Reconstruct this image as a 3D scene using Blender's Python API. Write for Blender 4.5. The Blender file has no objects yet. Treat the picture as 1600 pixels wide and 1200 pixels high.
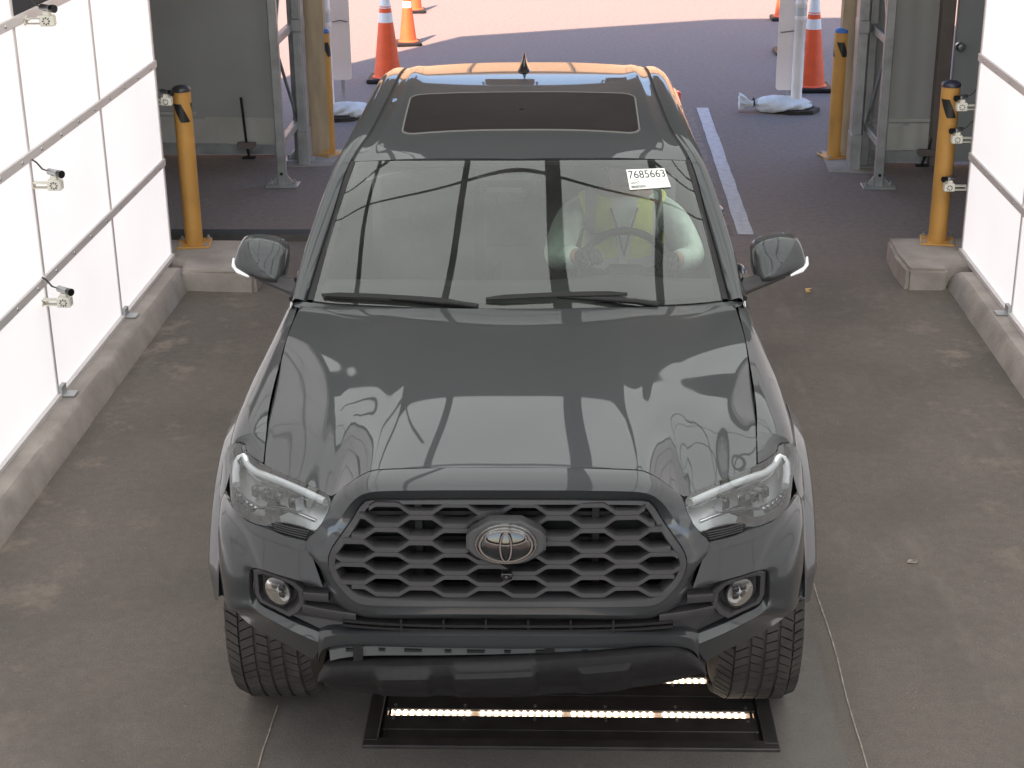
import bpy, bmesh, math, random
import numpy as np
from mathutils import Vector, Matrix
random.seed(7); np.random.seed(7)
C = bpy.context.scene.collection
SC = bpy.context.scene
R = math.radians
# ------------------------------------------------------------------ camera, sky, sun, exposure
F, H = 2500.0, 3.05
PIT = math.atan(988/F); YAW = math.atan(115.3/math.hypot(F, 988)); RHO = R(0.6)
fw = Vector((-math.sin(YAW)*math.cos(PIT), math.cos(YAW)*math.cos(PIT), -math.sin(PIT)))
r0 = Vector((math.cos(YAW), math.sin(YAW), 0)); d0 = -r0.cross(fw)
rr = r0*math.cos(RHO) + d0*math.sin(RHO); dd = d0*math.cos(RHO) - r0*math.sin(RHO)
cam = bpy.data.cameras.new('camera'); cam.sensor_width = 36; cam.lens = 36*F/1600; cam.clip_end = 600; cam.clip_start = .05
camo = bpy.data.objects.new('camera', cam); C.objects.link(camo)
m = Matrix((rr, -dd, -fw)).transposed().to_4x4(); m.translation = Vector((0, 0, H)); camo.matrix_world = m
SC.camera = camo
SUN_AZ, SUN_EL = 200.7, 45.0
w = bpy.data.worlds.new('World'); SC.world = w; w.use_nodes = True
nt = w.node_tree
sky = nt.nodes.new('ShaderNodeTexSky'); sky.sky_type = 'NISHITA'; sky.sun_disc = False
sky.sun_elevation = R(SUN_EL); sky.sun_rotation = R(SUN_AZ)
nt.links.new(sky.outputs[0], nt.nodes['Background'].inputs[0]); nt.nodes['Background'].inputs[1].default_value = 0.15
sl = bpy.data.lights.new('sun', 'SUN'); sl.energy = 5.0; sl.angle = R(.53); sl.color = (1, .73, .56)
so = bpy.data.objects.new('sun', sl); C.objects.link(so); so.location = (-6, -14, 20)
so.rotation_euler = Vector((math.sin(R(20.7)), math.cos(R(20.7)), -math.tan(R(SUN_EL)))).to_track_quat('-Z', 'Y').to_euler()
SC.view_settings.view_transform = 'Standard'; SC.view_settings.look = 'None'; SC.view_settings.gamma = 1
SC.view_settings.use_curve_mapping = False; SC.view_settings.exposure = 1.8
SC.cycles.use_denoising = True; SC.cycles.max_bounces = 8; SC.cycles.transparent_max_bounces = 16
SC.cycles.sample_clamp_indirect = 6
WALL_L, CEIL_L = .232, .56          # radiance of the lit wall panels and of the lit ceiling panels

# ------------------------------------------------------------------ materials
def mat(name, col, rough=.6, metal=0., coat=0., spec=.5, noise=0., nscale=8., bump=0., bscale=60., detail=4, col2=None, emit=None, coords='Object', stretch=None):
    M = bpy.data.materials.new(name); M.use_nodes = True; t = M.node_tree; b = t.nodes['Principled BSDF']
    b.inputs['Base Color'].default_value = (*col, 1); b.inputs['Roughness'].default_value = rough
    b.inputs['Metallic'].default_value = metal; b.inputs['Coat Weight'].default_value = coat
    b.inputs['Coat Roughness'].default_value = .02; b.inputs['Specular IOR Level'].default_value = spec
    if emit:
        b.inputs['Emission Color'].default_value = (*emit[0], 1); b.inputs['Emission Strength'].default_value = emit[1]
    tc = t.nodes.new('ShaderNodeTexCoord'); vec = tc.outputs[coords]
    if stretch:
        mp = t.nodes.new('ShaderNodeMapping'); mp.inputs['Scale'].default_value = stretch
        t.links.new(vec, mp.inputs[0]); vec = mp.outputs[0]
    if noise:
        n = t.nodes.new('ShaderNodeTexNoise'); n.inputs['Scale'].default_value = nscale; n.inputs['Detail'].default_value = detail
        t.links.new(vec, n.inputs['Vector'])
        rp = t.nodes.new('ShaderNodeValToRGB'); rp.color_ramp.elements[0].position = .3; rp.color_ramp.elements[1].position = .7
        c2 = col2 or tuple(min(1, c*(1+noise)) for c in col); c1 = col if col2 else tuple(c*(1-noise) for c in col)
        rp.color_ramp.elements[0].color = (*c1, 1); rp.color_ramp.elements[1].color = (*c2, 1)
        t.links.new(n.outputs[0], rp.inputs[0]); t.links.new(rp.outputs[0], b.inputs['Base Color'])
    if bump:
        n2 = t.nodes.new('ShaderNodeTexNoise'); n2.inputs['Scale'].default_value = bscale; n2.inputs['Detail'].default_value = 5
        t.links.new(vec, n2.inputs['Vector'])
        bp = t.nodes.new('ShaderNodeBump'); bp.inputs['Strength'].default_value = bump; bp.inputs['Distance'].default_value = .01
        t.links.new(n2.outputs[0], bp.inputs['Height']); t.links.new(bp.outputs[0], b.inputs['Normal'])
    return M
def glassmat(name, tint, refl_rough=.005, ior=1.5, dirt_veil=0.0):
    M = bpy.data.materials.new(name); M.use_nodes = True; t = M.node_tree; t.nodes.clear()
    o = t.nodes.new('ShaderNodeOutputMaterial'); mx = t.nodes.new('ShaderNodeMixShader'); fr = t.nodes.new('ShaderNodeFresnel')
    fr.inputs[0].default_value = ior
    tr = t.nodes.new('ShaderNodeBsdfTransparent'); tr.inputs[0].default_value = (*tint, 1)
    gl = t.nodes.new('ShaderNodeBsdfGlossy'); gl.inputs['Roughness'].default_value = refl_rough
    t.links.new(fr.outputs[0], mx.inputs[0]); t.links.new(tr.outputs[0], mx.inputs[1]); t.links.new(gl.outputs[0], mx.inputs[2])
    out = mx.outputs[0]
    if dirt_veil:  # pale diffuse film: real dirt plus a painted veil of reflected light
        df = t.nodes.new('ShaderNodeBsdfDiffuse'); df.inputs[0].default_value = (.5, .5, .47, 1)
        m2 = t.nodes.new('ShaderNodeMixShader'); n = t.nodes.new('ShaderNodeTexNoise'); n.inputs['Scale'].default_value = 6; n.inputs['Detail'].default_value = 6
        tc = t.nodes.new('ShaderNodeTexCoord'); t.links.new(tc.outputs['Object'], n.inputs['Vector'])
        mr = t.nodes.new('ShaderNodeMapRange'); mr.inputs[1].default_value = .35; mr.inputs[2].default_value = .75; mr.inputs[3].default_value = dirt_veil*.4; mr.inputs[4].default_value = dirt_veil
        t.links.new(n.outputs[0], mr.inputs[0]); t.links.new(mr.outputs[0], m2.inputs[0]); t.links.new(out, m2.inputs[1]); t.links.new(df.outputs[0], m2.inputs[2]); out = m2.outputs[0]
    t.links.new(out, o.inputs[0]); return M
def panelmat(name, col, st, var):
    M = emis(name, col, st); t = M.node_tree; b = t.nodes['Principled BSDF']; b.inputs['Base Color'].default_value = (.4, .4, .4, 1)
    tc = t.nodes.new('ShaderNodeTexCoord'); n = t.nodes.new('ShaderNodeTexNoise'); n.inputs['Scale'].default_value = 1.1; n.inputs['Detail'].default_value = 3
    oi = t.nodes.new('ShaderNodeObjectInfo'); ad = t.nodes.new('ShaderNodeVectorMath'); ad.operation = 'ADD'
    t.links.new(tc.outputs['Object'], ad.inputs[0]); t.links.new(oi.outputs['Location'], ad.inputs[1]); t.links.new(ad.outputs[0], n.inputs['Vector'])
    mr = t.nodes.new('ShaderNodeMapRange'); mr.inputs[1].default_value = .3; mr.inputs[2].default_value = .7; mr.inputs[3].default_value = st*(1-var); mr.inputs[4].default_value = st*(1+var)
    t.links.new(n.outputs[0], mr.inputs[0]); t.links.new(mr.outputs[0], b.inputs['Emission Strength']); return M
def emis(name, col, s):
    M = bpy.data.materials.new(name); M.use_nodes = True; t = M.node_tree; b = t.nodes['Principled BSDF']
    b.inputs['Base Color'].default_value = (.8, .8, .8, 1); b.inputs['Roughness'].default_value = .5
    b.inputs['Emission Color'].default_value = (*col, 1); b.inputs['Emission Strength'].default_value = s
    return M
PAINT = mat('metallic grey paint', (.040, .0425, .045), .42, .32, .80, spec=.2, noise=.06, nscale=900)
BLACK_GLOSS = mat('gloss black', (.012, .012, .013), .12, 0, .5)
PLASTIC = mat('charcoal plastic', (.035, .033, .035), .42, 0, 0, noise=.08, nscale=40)
GRILLE = mat('grille plastic', (.030, .028, .030), .45, 0, 0, noise=.05, nscale=30)
BLACK = mat('black plastic', (.014, .013, .0135), .55, spec=.3, noise=.2, nscale=40)
DARK = mat('dark void', (.006, .006, .006), .9)
RUBBER = mat('tyre rubber', (.024, .021, .019), .8, noise=.35, nscale=9, col2=(.058, .049, .042), bump=.15, bscale=90)
FOGR = mat('fog lamp silver', (.55, .54, .52), .38, .5)
DKCHROME = mat('dark chrome', (.15, .15, .155), .18, 1)
CHROME = mat('chrome', (.75, .76, .78), .08, 1)
SATIN = mat('satin metal', (.45, .46, .47), .3, 1)
ALLOY = mat('alloy rim', (.2, .2, .21), .3, .9)
LAMP_DARK = mat('headlight inner grey', (.50, .51, .52), .35, .4)
WHITE_GLOSS = mat('clear white light guide', (.85, .86, .88), .12, 0, 1)
GLASS = glassmat('windshield glass', (.92, .985, .94), .004, 1.85, .055)  # dirt film made denser as a haze that lifts the dark reflections
SIDE_GLASS = glassmat('side glass', (.85, .9, .87), .004, 1.52)
DARK_GLASS = mat('tinted roof glass', (.02, .016, .018), .03, 0, .6)
LENS = glassmat('headlight lens', (.93, .94, .95), .01, 1.6, .09)  # pale film on the lens stands in for the ceiling's reflection
FOGLENS = glassmat('fog lens', (.95, .95, .95), .01, 1.35)
SEAT = mat('dark seat fabric', (.05, .048, .047), .85, noise=.15, nscale=60)
DASH = mat('dash plastic', (.035, .034, .034), .7)
AMBER = mat('amber reflector', (.7, .2, .02), .2)
RED = mat('red lamp', (.35, .01, .01), .2, 0, .5)
PAPER = mat('label paper', (.8, .79, .74), .6)
INK = mat('black ink', (.02, .02, .02), .7)
ASPHALT = None
CONCRETE = mat('kerb concrete', (.32, .28, .25), .85, noise=.22, nscale=5, bump=.5, bscale=45, detail=8)
GALV = mat('galvanized steel', (.36, .365, .37), .42, .55, noise=.22, nscale=7, bump=.05)
ALU = mat('aluminium rail', (.62, .58, .57), .5, .1, noise=.05, nscale=3)
YELLOW = mat('yellow post paint', (.52, .265, .065), .5, noise=.16, nscale=5, bump=.05, bscale=20)
TAPE = mat('black tape', (.02, .02, .02), .4)
FABRIC = mat('grey tent fabric', (.36, .355, .34), .7, noise=.12, nscale=1.2, bump=.25, bscale=2.2)
SKIRT = mat('tent fabric skirt', (.45, .44, .41), .7, noise=.15, nscale=2.5, bump=.4, bscale=4)
DOORM = mat('grey door paint', (.30, .31, .315), .5, noise=.05, nscale=3)
BROWN = mat('brown door post', (.16, .13, .115), .6, noise=.15, nscale=6)
TAN = mat('weathered tan board', (.40, .31, .21), .7, noise=.2, nscale=3, stretch=(4, 4, .8))
ORANGE = mat('cone orange', (.80, .10, .025), .5, noise=.08, nscale=10)
CONE_WHITE = mat('reflective white band', (.75, .75, .76), .35)
WHITEP = mat('white plastic', (.80, .73, .69), .45, noise=.06, nscale=6)
BOARDW = mat('warm white board', (.84, .74, .69), .5, noise=.05, nscale=3)
SAND = mat('white sandbag weave', (.68, .69, .70), .8, noise=.12, nscale=9, bump=.5, bscale=30)
CAMW = mat('cream camera housing', (.72, .69, .60), .5)
WIRE = mat('black cable', (.03, .03, .03), .5)
VEST = mat('lime safety vest', (.62, .72, .03), .7, noise=.15, nscale=12, emit=None)
REFL = mat('silver reflective tape', (.55, .56, .56), .4)
SHIRT = mat('pale mint shirt', (.58, .70, .62), .85, noise=.18, nscale=9, bump=.9, bscale=16)
SKIN = mat('skin', (.42, .25, .18), .55)
GLOVE = mat('black glove', (.02, .02, .021), .7)
TROUSER = mat('dark trousers', (.03, .032, .04), .85)
HAIR = mat('dark hair', (.02, .015, .012), .6)
PANEL = panelmat('lit white panel', (1, .948, .955), WALL_L, .05)
CEIL = panelmat('lit ceiling panel', (.96, 1, .97), CEIL_L, .08)
LED = emis('warm white led', (1, .84, .62), 2.2)
LED2 = emis('led strip glow', (1, .58, .30), .13)

# ------------------------------------------------------------------ helpers
def link(o, parent=None):
    C.objects.link(o)
    if parent: o.parent = parent
    return o
def mk(name, verts, faces, mats, parent=None, smooth=None, mi=None):
    me = bpy.data.meshes.new(name); me.from_pydata([tuple(map(float, v)) for v in verts], [], faces)
    for M in (mats if isinstance(mats, (list, tuple)) else [mats]): me.materials.append(M)
    if mi is not None: me.polygons.foreach_set('material_index', mi)
    if smooth is not None:
        me.polygons.foreach_set('use_smooth', [True]*len(me.polygons)); me.set_sharp_from_angle(angle=R(smooth))
    me.update()
    return link(bpy.data.objects.new(name, me), parent)
class MB:
    def __init__(s): s.v = []; s.f = []; s.m = []
    def add(s, v, f, mi=0):
        o = len(s.v); s.v += [tuple(map(float, p)) for p in v]; s.f += [tuple(i+o for i in q) for q in f]; s.m += [mi]*len(f); return s
    def box(s, c, sz, mi=0, rot=None, bev=0):
        hx, hy, hz = sz[0]/2, sz[1]/2, sz[2]/2
        if bev:
            b = bev; v = []
            for sx in (-1, 1):
                for sy in (-1, 1):
                    for sz_ in (-1, 1):
                        v += [(sx*(hx-b), sy*(hy-b), sz_*hz), (sx*(hx-b), sy*hy, sz_*(hz-b)), (sx*hx, sy*(hy-b), sz_*(hz-b))]
            bm = bmesh.new(); vs = [bm.verts.new(p) for p in v]; bmesh.ops.convex_hull(bm, input=vs)
            bm.verts.index_update(); bm.verts.ensure_lookup_table()
            v = [p.co.copy() for p in bm.verts]; f = [tuple(q.index for q in fc.verts) for fc in bm.faces]; bm.free()
        else:
            v = [Vector((sx*hx, sy*hy, sz_*hz)) for sx in (-1, 1) for sy in (-1, 1) for sz_ in (-1, 1)]
            f = [(0, 1, 3, 2), (4, 6, 7, 5), (0, 4, 5, 1), (2, 3, 7, 6), (0, 2, 6, 4), (1, 5, 7, 3)]
        if rot: v = [rot @ Vector(p) for p in v]
        return s.add([(p[0]+c[0], p[1]+c[1], p[2]+c[2]) for p in v], f, mi)
    def tube(s, pts, r, n=10, mi=0, caps=True):
        P = [Vector(p) for p in pts]; k = len(P); rs = r if isinstance(r, (list, tuple)) else [r]*k
        v = []; up = None
        for i in range(k):
            t = (P[min(i+1, k-1)]-P[max(i-1, 0)]).normalized()
            if up is None: up = Vector((0, 0, 1)) if abs(t.z) < .9 else Vector((1, 0, 0))
            a = t.cross(up).normalized(); b = a.cross(t).normalized(); up = b
            for j in range(n):
                q = 2*math.pi*j/n; v.append(P[i]+(a*math.cos(q)+b*math.sin(q))*rs[i])
        f = [(i*n+j, i*n+(j+1) % n, (i+1)*n+(j+1) % n, (i+1)*n+j) for i in range(k-1) for j in range(n)]
        if caps: f += [tuple(range(n-1, -1, -1)), tuple((k-1)*n+j for j in range(n))]
        return s.add(v, f, mi)
    def lathe(s, prof, n=24, o=(0, 0, 0), mi=0, axis='z', mis=None):
        v = []; f = []
        for (r, h) in prof:
            for j in range(n):
                q = 2*math.pi*j/n; a, b = r*math.cos(q), r*math.sin(q)
                p = (a, b, h) if axis == 'z' else ((h, a, b) if axis == 'x' else (a, h, -b) if axis == 'y' else None)
                v.append((p[0]+o[0], p[1]+o[1], p[2]+o[2]))
        k = len(prof); base = len(s.v)
        for i in range(k-1):
            ff = [(i*n+j, i*n+(j+1) % n, (i+1)*n+(j+1) % n, (i+1)*n+j) for j in range(n)]
            s.f += [tuple(q+base for q in x) for x in ff]; s.m += [mis[i] if mis else mi]*n
        s.v += v
        if prof[0][0] > 1e-6: s.f.append(tuple(base+j for j in range(n-1, -1, -1))); s.m.append(mis[0] if mis else mi)
        if prof[-1][0] > 1e-6: s.f.append(tuple(base+(k-1)*n+j for j in range(n))); s.m.append(mis[-1] if mis else mi)
        return s
    def prism(s, poly, z0, z1, mi=0, axis='z'):
        n = len(poly); g = {'z': lambda a, b, c: (a, b, c), 'y': lambda a, b, c: (a, c, b), 'x': lambda a, b, c: (c, a, b)}[axis]
        v = [g(a, b, z0) for a, b in poly]+[g(a, b, z1) for a, b in poly]
        f = [tuple(range(n-1, -1, -1)), tuple(range(n, 2*n))]+[(i, (i+1) % n, n+(i+1) % n, n+i) for i in range(n)]
        return s.add(v, f, mi)
    def grid(s, G, mi=0, flip=False, closed=False):
        G = np.asarray(G, float); a, b, _ = G.shape; f = []
        for i in range(a-1):
            for j in range(b if closed else b-1):
                q = (i*b+j, i*b+(j+1) % b, (i+1)*b+(j+1) % b, (i+1)*b+j); f.append(q[::-1] if flip else q)
        return s.add(G.reshape(-1, 3), f, mi)
    def build(s, name, mats, parent=None, smooth=None, mirror=False):
        v, f = s.v, s.f
        if mirror: v = [(-x, y, z) for x, y, z in v]; f = [q[::-1] for q in f]
        return mk(name, v, f, mats, parent, smooth, s.m)
def thing(name, label, cat, loc=(0, 0, 0), rz=0, group=None):
    o = bpy.data.objects.new(name, None); C.objects.link(o); o.empty_display_size = .1
    o.location = loc; o.rotation_euler = (0, 0, rz); o['label'] = label; o['category'] = cat
    if group: o['group'] = group
    return o
def tag(o, label, cat, group=None):
    o['label'] = label; o['category'] = cat
    if group: o['group'] = group
    return o
def struct(o): o['kind'] = 'structure'; return o
def dup(root, loc, rz=None, label=None):
    r = root.copy(); C.objects.link(r); r.location = loc
    if rz is not None: r.rotation_euler = (0, 0, rz)
    if label: r['label'] = label
    for ch in list(root.children):
        c = ch.copy(); C.objects.link(c); c.parent = r
        for g in list(ch.children):
            d = g.copy(); C.objects.link(d); d.parent = c
    return r
# interpolation
def nat(t, P, te):
    t = np.asarray(t, float); P = np.asarray(P, float); te = np.asarray(te, float); n = len(t)
    if n == 2:
        a = ((te-t[0])/(t[1]-t[0]))[:, None]; return P[0]*(1-a)+P[1]*a
    h = np.diff(t); A = np.zeros((n, n)); B = np.zeros_like(P); A[0, 0] = A[-1, -1] = 1
    for i in range(1, n-1):
        A[i, i-1] = h[i-1]; A[i, i] = 2*(h[i-1]+h[i]); A[i, i+1] = h[i]
        B[i] = 6*((P[i+1]-P[i])/h[i]-(P[i]-P[i-1])/h[i-1])
    M = np.linalg.solve(A, B); k = np.clip(np.searchsorted(t, te, side='right')-1, 0, n-2)
    hk = h[k][:, None]; a = ((t[k+1]-te)/h[k])[:, None]; b = 1-a
    return a*P[k]+b*P[k+1]+((a**3-a)*M[k]+(b**3-b)*M[k+1])*hk**2/6
def pch(t, P, te):
    t = np.asarray(t, float); P = np.asarray(P, float); te = np.asarray(te, float); n = len(t)
    if n == 2: return nat(t, P, te)
    h = np.diff(t); d = np.diff(P, axis=0)/h[:, None]; m = np.zeros_like(P)
    m[0] = d[0]; m[-1] = d[-1]
    for i in range(1, n-1):
        ok = d[i-1]*d[i] > 0; w1 = 2*h[i]+h[i-1]; w2 = h[i]+2*h[i-1]
        with np.errstate(divide='ignore', invalid='ignore'):
            hm = (w1+w2)/(w1/d[i-1]+w2/d[i])
        m[i] = np.where(ok, hm, 0)
    k = np.clip(np.searchsorted(t, te, side='right')-1, 0, n-2); hk = h[k][:, None]; x = ((te-t[k])/h[k])[:, None]
    return (2*x**3-3*x**2+1)*P[k]+(x**3-2*x**2+x)*hk*m[k]+(-2*x**3+3*x**2)*P[k+1]+(x**3-x**2)*hk*m[k+1]
def lin(t, P, te):
    P = np.asarray(P, float); return np.stack([np.interp(te, t, P[:, i]) for i in range(P.shape[1])], 1)
KIND = {'n': nat, 'p': pch, 'l': lin}
def chord(P):
    d = np.linalg.norm(np.diff(np.asarray(P, float), axis=0), axis=1); return np.concatenate([[0], np.cumsum(np.maximum(d, 1e-5))])
def poly(P, n, kind='p'):
    t = chord(P); return KIND[kind](t/t[-1], P, np.linspace(0, 1, n))
def loft(rows, nu, nv, ku='p', kv='l'):
    rows = np.asarray(rows, float); t = np.mean([chord(r) for r in rows], 0); t /= t[-1]
    A = np.stack([KIND[ku](t, r, np.linspace(0, 1, nu)) for r in rows])
    tv = np.mean([chord(A[:, j]) for j in range(0, nu, max(1, nu//12))], 0); tv /= tv[-1]
    ev = np.linspace(0, 1, nv) if nv > 0 else tv
    return np.stack([KIND[kv](tv, A[:, j], ev) for j in range(nu)], 1)
def f1(xs, ys, x, kind='p'): return float(KIND[kind](xs, np.asarray(ys, float)[:, None], [x])[0, 0])
def both(fn):
    for sg in (1, -1): fn(sg)

# ------------------------------------------------------------------ ground
def ground_material():
    M = bpy.data.materials.new('asphalt'); M.use_nodes = True; t = M.node_tree; b = t.nodes['Principled BSDF']; L = t.links.new
    N = lambda k: t.nodes.new(k)
    tc = N('ShaderNodeTexCoord'); P = tc.outputs['Object']
    sep = N('ShaderNodeSeparateXYZ'); L(P, sep.inputs[0])
    def noise(sc, det=6, rough=.6, vec=P):
        n = N('ShaderNodeTexNoise'); n.inputs['Scale'].default_value = sc; n.inputs['Detail'].default_value = det; n.inputs['Roughness'].default_value = rough; L(vec, n.inputs['Vector']); return n.outputs[0]
    def mr(x, a, b_, c, d, smooth=True):
        q = N('ShaderNodeMapRange'); q.interpolation_type = 'SMOOTHSTEP' if smooth else 'LINEAR'
        for i, v in enumerate((a, b_, c, d)): q.inputs[1+i].default_value = v
        L(x, q.inputs[0]); return q.outputs[0]
    def math_(op, a, b_):
        q = N('ShaderNodeMath'); q.operation = op
        for i, v in enumerate((a, b_)):
            if isinstance(v, (int, float)): q.inputs[i].default_value = v
            else: L(v, q.inputs[i])
        return q.outputs[0]
    def mix(f, a, b_):
        q = N('ShaderNodeMix'); q.data_type = 'RGBA'; L(f, q.inputs[0])
        for i, v in ((6, a), (7, b_)):
            if isinstance(v, tuple): q.inputs[i].default_value = (*v, 1)
            else: L(v, q.inputs[i])
        return q.outputs[2]
    y = sep.outputs[1]; x = sep.outputs[0]
    big = noise(.7, 5); mid = noise(3.2, 8, .7); fine = noise(160, 3, .7); speck = noise(42, 2, .5)
    # dusty brown drive inside the booth, asphalt beyond painted paler and redder for sunlight
    edge = math_('ADD', y, math_('MULTIPLY', mid, 1.2))
    dust_y = mr(edge, 9.6, 11.2, 1, 0)
    base = mix(mr(fine, .3, .7, 0, 1), (.17, .138, .129), (.29, .238, .220))
    dust = mix(mr(fine, .3, .7, 0, 1), (.118, .100, .086), (.185, .159, .137))
    c = mix(dust_y, base, dust)
    # pale scuffs and dusty patches strongest near the kerbs
    ax = math_('ABSOLUTE', math_('ADD', x, .06), 0.0)
    near = mr(ax, 1.35, 2.35, .12, 1)
    patch = math_('MULTIPLY', math_('MULTIPLY', mr(mid, .50, .68, 0, .95), near), dust_y)
    c = mix(math_('MULTIPLY', mr(noise(1.6, 8, .65), .42, .66, 0, .55), dust_y), c, (.088, .076, .068))
    c = mix(patch, c, (.26, .215, .175))
    c = mix(math_('MULTIPLY', mr(big, .52, .72, 0, .45), dust_y), c, (.085, .074, .067))
    c = mix(mr(noise(21, 5, .75), .38, .66, .0, .26), c, (.075, .065, .059))
    c = mix(math_('MULTIPLY', mr(noise(33, 4, .7), .56, .74, 0, .22), dust_y), c, (.24, .21, .18))
    tr = math_('MULTIPLY', math_('MULTIPLY', mr(math_('ABSOLUTE', math_('SUBTRACT', ax, .86), 0.0), .06, .26, 1, 0), mr(noise(1.1, 5), .35, .6, .15, .8)), dust_y)
    c = mix(math_('MULTIPLY', tr, .45), c, (.082, .073, .068))
    sw = N('ShaderNodeMapping'); sw.inputs['Scale'].default_value = (1.0, .35, 1); L(P, sw.inputs[0])
    c = mix(math_('MULTIPLY', mr(noise(2.3, 9, .72, sw.outputs[0]), .54, .74, 0, .6), dust_y), c, (.21, .185, .158))
    # oil darkening along the tyre tracks, tiny pale grit
    c = mix(mr(speck, .70, .76, 0, .5), c, (.30, .26, .22))
    # worn concrete strip below the vehicle
    sx = math_('MULTIPLY', mr(ax, .93, .955, 1, 0), mr(y, 7.6, 8.6, 1, 0))
    strip = mix(mr(mid, .35, .7, 0, 1), (.105, .100, .094), (.165, .155, .142))
    strip = mix(mr(fine, .45, .75, 0, .6), strip, (.24, .225, .205))
    c = mix(math_('MULTIPLY', sx, .55), c, strip)
    L(c, b.inputs['Base Color']); b.inputs['Roughness'].default_value = .82; b.inputs['Specular IOR Level'].default_value = .3
    bp = N('ShaderNodeBump'); bp.inputs['Strength'].default_value = .55; bp.inputs['Distance'].default_value = .006
    L(math_('ADD', fine, math_('MULTIPLY', speck, .6)), bp.inputs['Height']); L(bp.outputs[0], b.inputs['Normal'])
    return M
ASPHALT = ground_material()
g = MB()
UX, UY0, UY1 = .672, 4.46, 5.15     # opening for the sunken light unit
xs = [-260, -UX, UX, 260]; ys = [-120, UY0, UY1, 400]
for i in range(3):
    for j in range(3):
        if i == 1 and j == 1: continue
        g.add([(xs[i], ys[j], 0), (xs[i+1], ys[j], 0), (xs[i+1], ys[j+1], 0), (xs[i], ys[j+1], 0)], [(0, 1, 2, 3)])
struct(g.build('ground', ASPHALT))
# fine cracks in the concrete strip joints
def crack(x, y0, y1, wd, sd):
    rnd = random.Random(sd); b = MB(); P = []; y = y0; off = 0
    while y <= y1:
        off += rnd.uniform(-.0035, .0035); off *= .9; P.append((x+off, y)); y += .09
    for (a, c) in zip(P, P[1:]):
        b.add([(a[0]-wd, a[1], .004), (a[0]+wd, a[1], .004), (c[0]+wd, c[1], .004), (c[0]-wd, c[1], .004)], [(0, 1, 2, 3)])
    return b
JOINT = mat('dusty joint', (.30, .265, .22), .9, noise=.4, nscale=30)
crack(-1.02, 3.6, 4.75, .0022, 1).build('ground_joint', JOINT)['kind'] = 'structure'
crack(.94, 3.6, 5.7, .0022, 2).build('ground_joint', JOINT)['kind'] = 'structure'
# painted lane lines beyond the booth
PAINTW = mat('worn white line', (.42, .41, .43), .7, noise=.35, nscale=18, detail=8, col2=(.56, .55, .57))
PAINTB = mat('faded brown line', (.19, .155, .14), .8, noise=.3, nscale=14)
def flat(name, x0, x1, y0, y1, z, M):
    b = MB(); n = 24; P0 = []; rnd = random.Random(3)
    for i in range(n+1):
        y = y0+(y1-y0)*i/n; P0.append([(x0+rnd.uniform(-.004, .004), y, z), (x1+rnd.uniform(-.004, .004), y, z)])
    b.grid(P0, flip=True); o = b.build(name, M); return struct(o)
flat('lane_line', 1.09, 1.195, 10.47, 14.6, .004, PAINTW)
flat('lane_line', .968, 1.05, 10.47, 14.62, .004, PAINTB)
# concrete kerbs and islands
def kerb(name, x0, x1, y0, y1, inner, sd):
    rnd = random.Random(sd); rows = []; n = int((y1-y0)/.12)
    for i in range(n+1):
        y = y0+(y1-y0)*i/n; j = rnd.uniform(-.0025, .0025); k = rnd.uniform(-.002, .002)
        xi = x1 if inner > 0 else x0; xo = x0 if inner > 0 else x1; s = inner
        e = .05 if i in (0, n) else 0
        rows.append([(xo, y, 0), (xo, y, .13-e), (xi-s*.03, y, .132-e+k), (xi-s*.008+j, y, .112-e), (xi+s*.022+j, y, .0)])
    b = MB(); b.grid(rows, flip=inner < 0)
    for rw in (rows[0], rows[-1]): b.add(rw, [tuple(range(5))])
    return struct(b.build(name, CONCRETE, None, 40))
kerb('kerb', -3.2, -2.40, -3, 9.40, 1, 4); kerb('kerb', 2.27, 3.1, -3, 9.36, -1, 5)
def island(name, poly_, z, sd):
    rnd = random.Random(sd); bm = bmesh.new(); vs = [bm.verts.new((x, y, 0)) for x, y in poly_]
    f = bm.faces.new(vs); r = bmesh.ops.extrude_face_region(bm, geom=[f])
    for v in r['geom']:
        if isinstance(v, bmesh.types.BMVert): v.co.z = z
    bmesh.ops.recalc_face_normals(bm, faces=bm.faces)
    bmesh.ops.bevel(bm, geom=[e for e in bm.edges if e.verts[0].co.z > .01 or e.verts[1].co.z > .01], offset=.02, segments=2, affect='EDGES')
    for v in bm.verts:
        v.co.x += rnd.uniform(-.006, .006); v.co.y += rnd.uniform(-.006, .006)
    me = bpy.data.meshes.new(name); bm.to_mesh(me); bm.free(); me.materials.append(CONCRETE)
    return struct(link(bpy.data.objects.new(name, me)))
island('concrete_island', [(-3.2, 9.42), (-2.44, 9.42), (-2.42, 9.24), (-1.95, 9.20), (-1.93, 9.88), (-3.2, 9.93)], .13, 1)
island('concrete_island', [(3.1, 9.40), (2.24, 9.38), (2.23, 9.28), (1.99, 9.29), (1.97, 9.60), (1.985, 9.95), (3.1, 9.96)], .134, 2)

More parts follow.
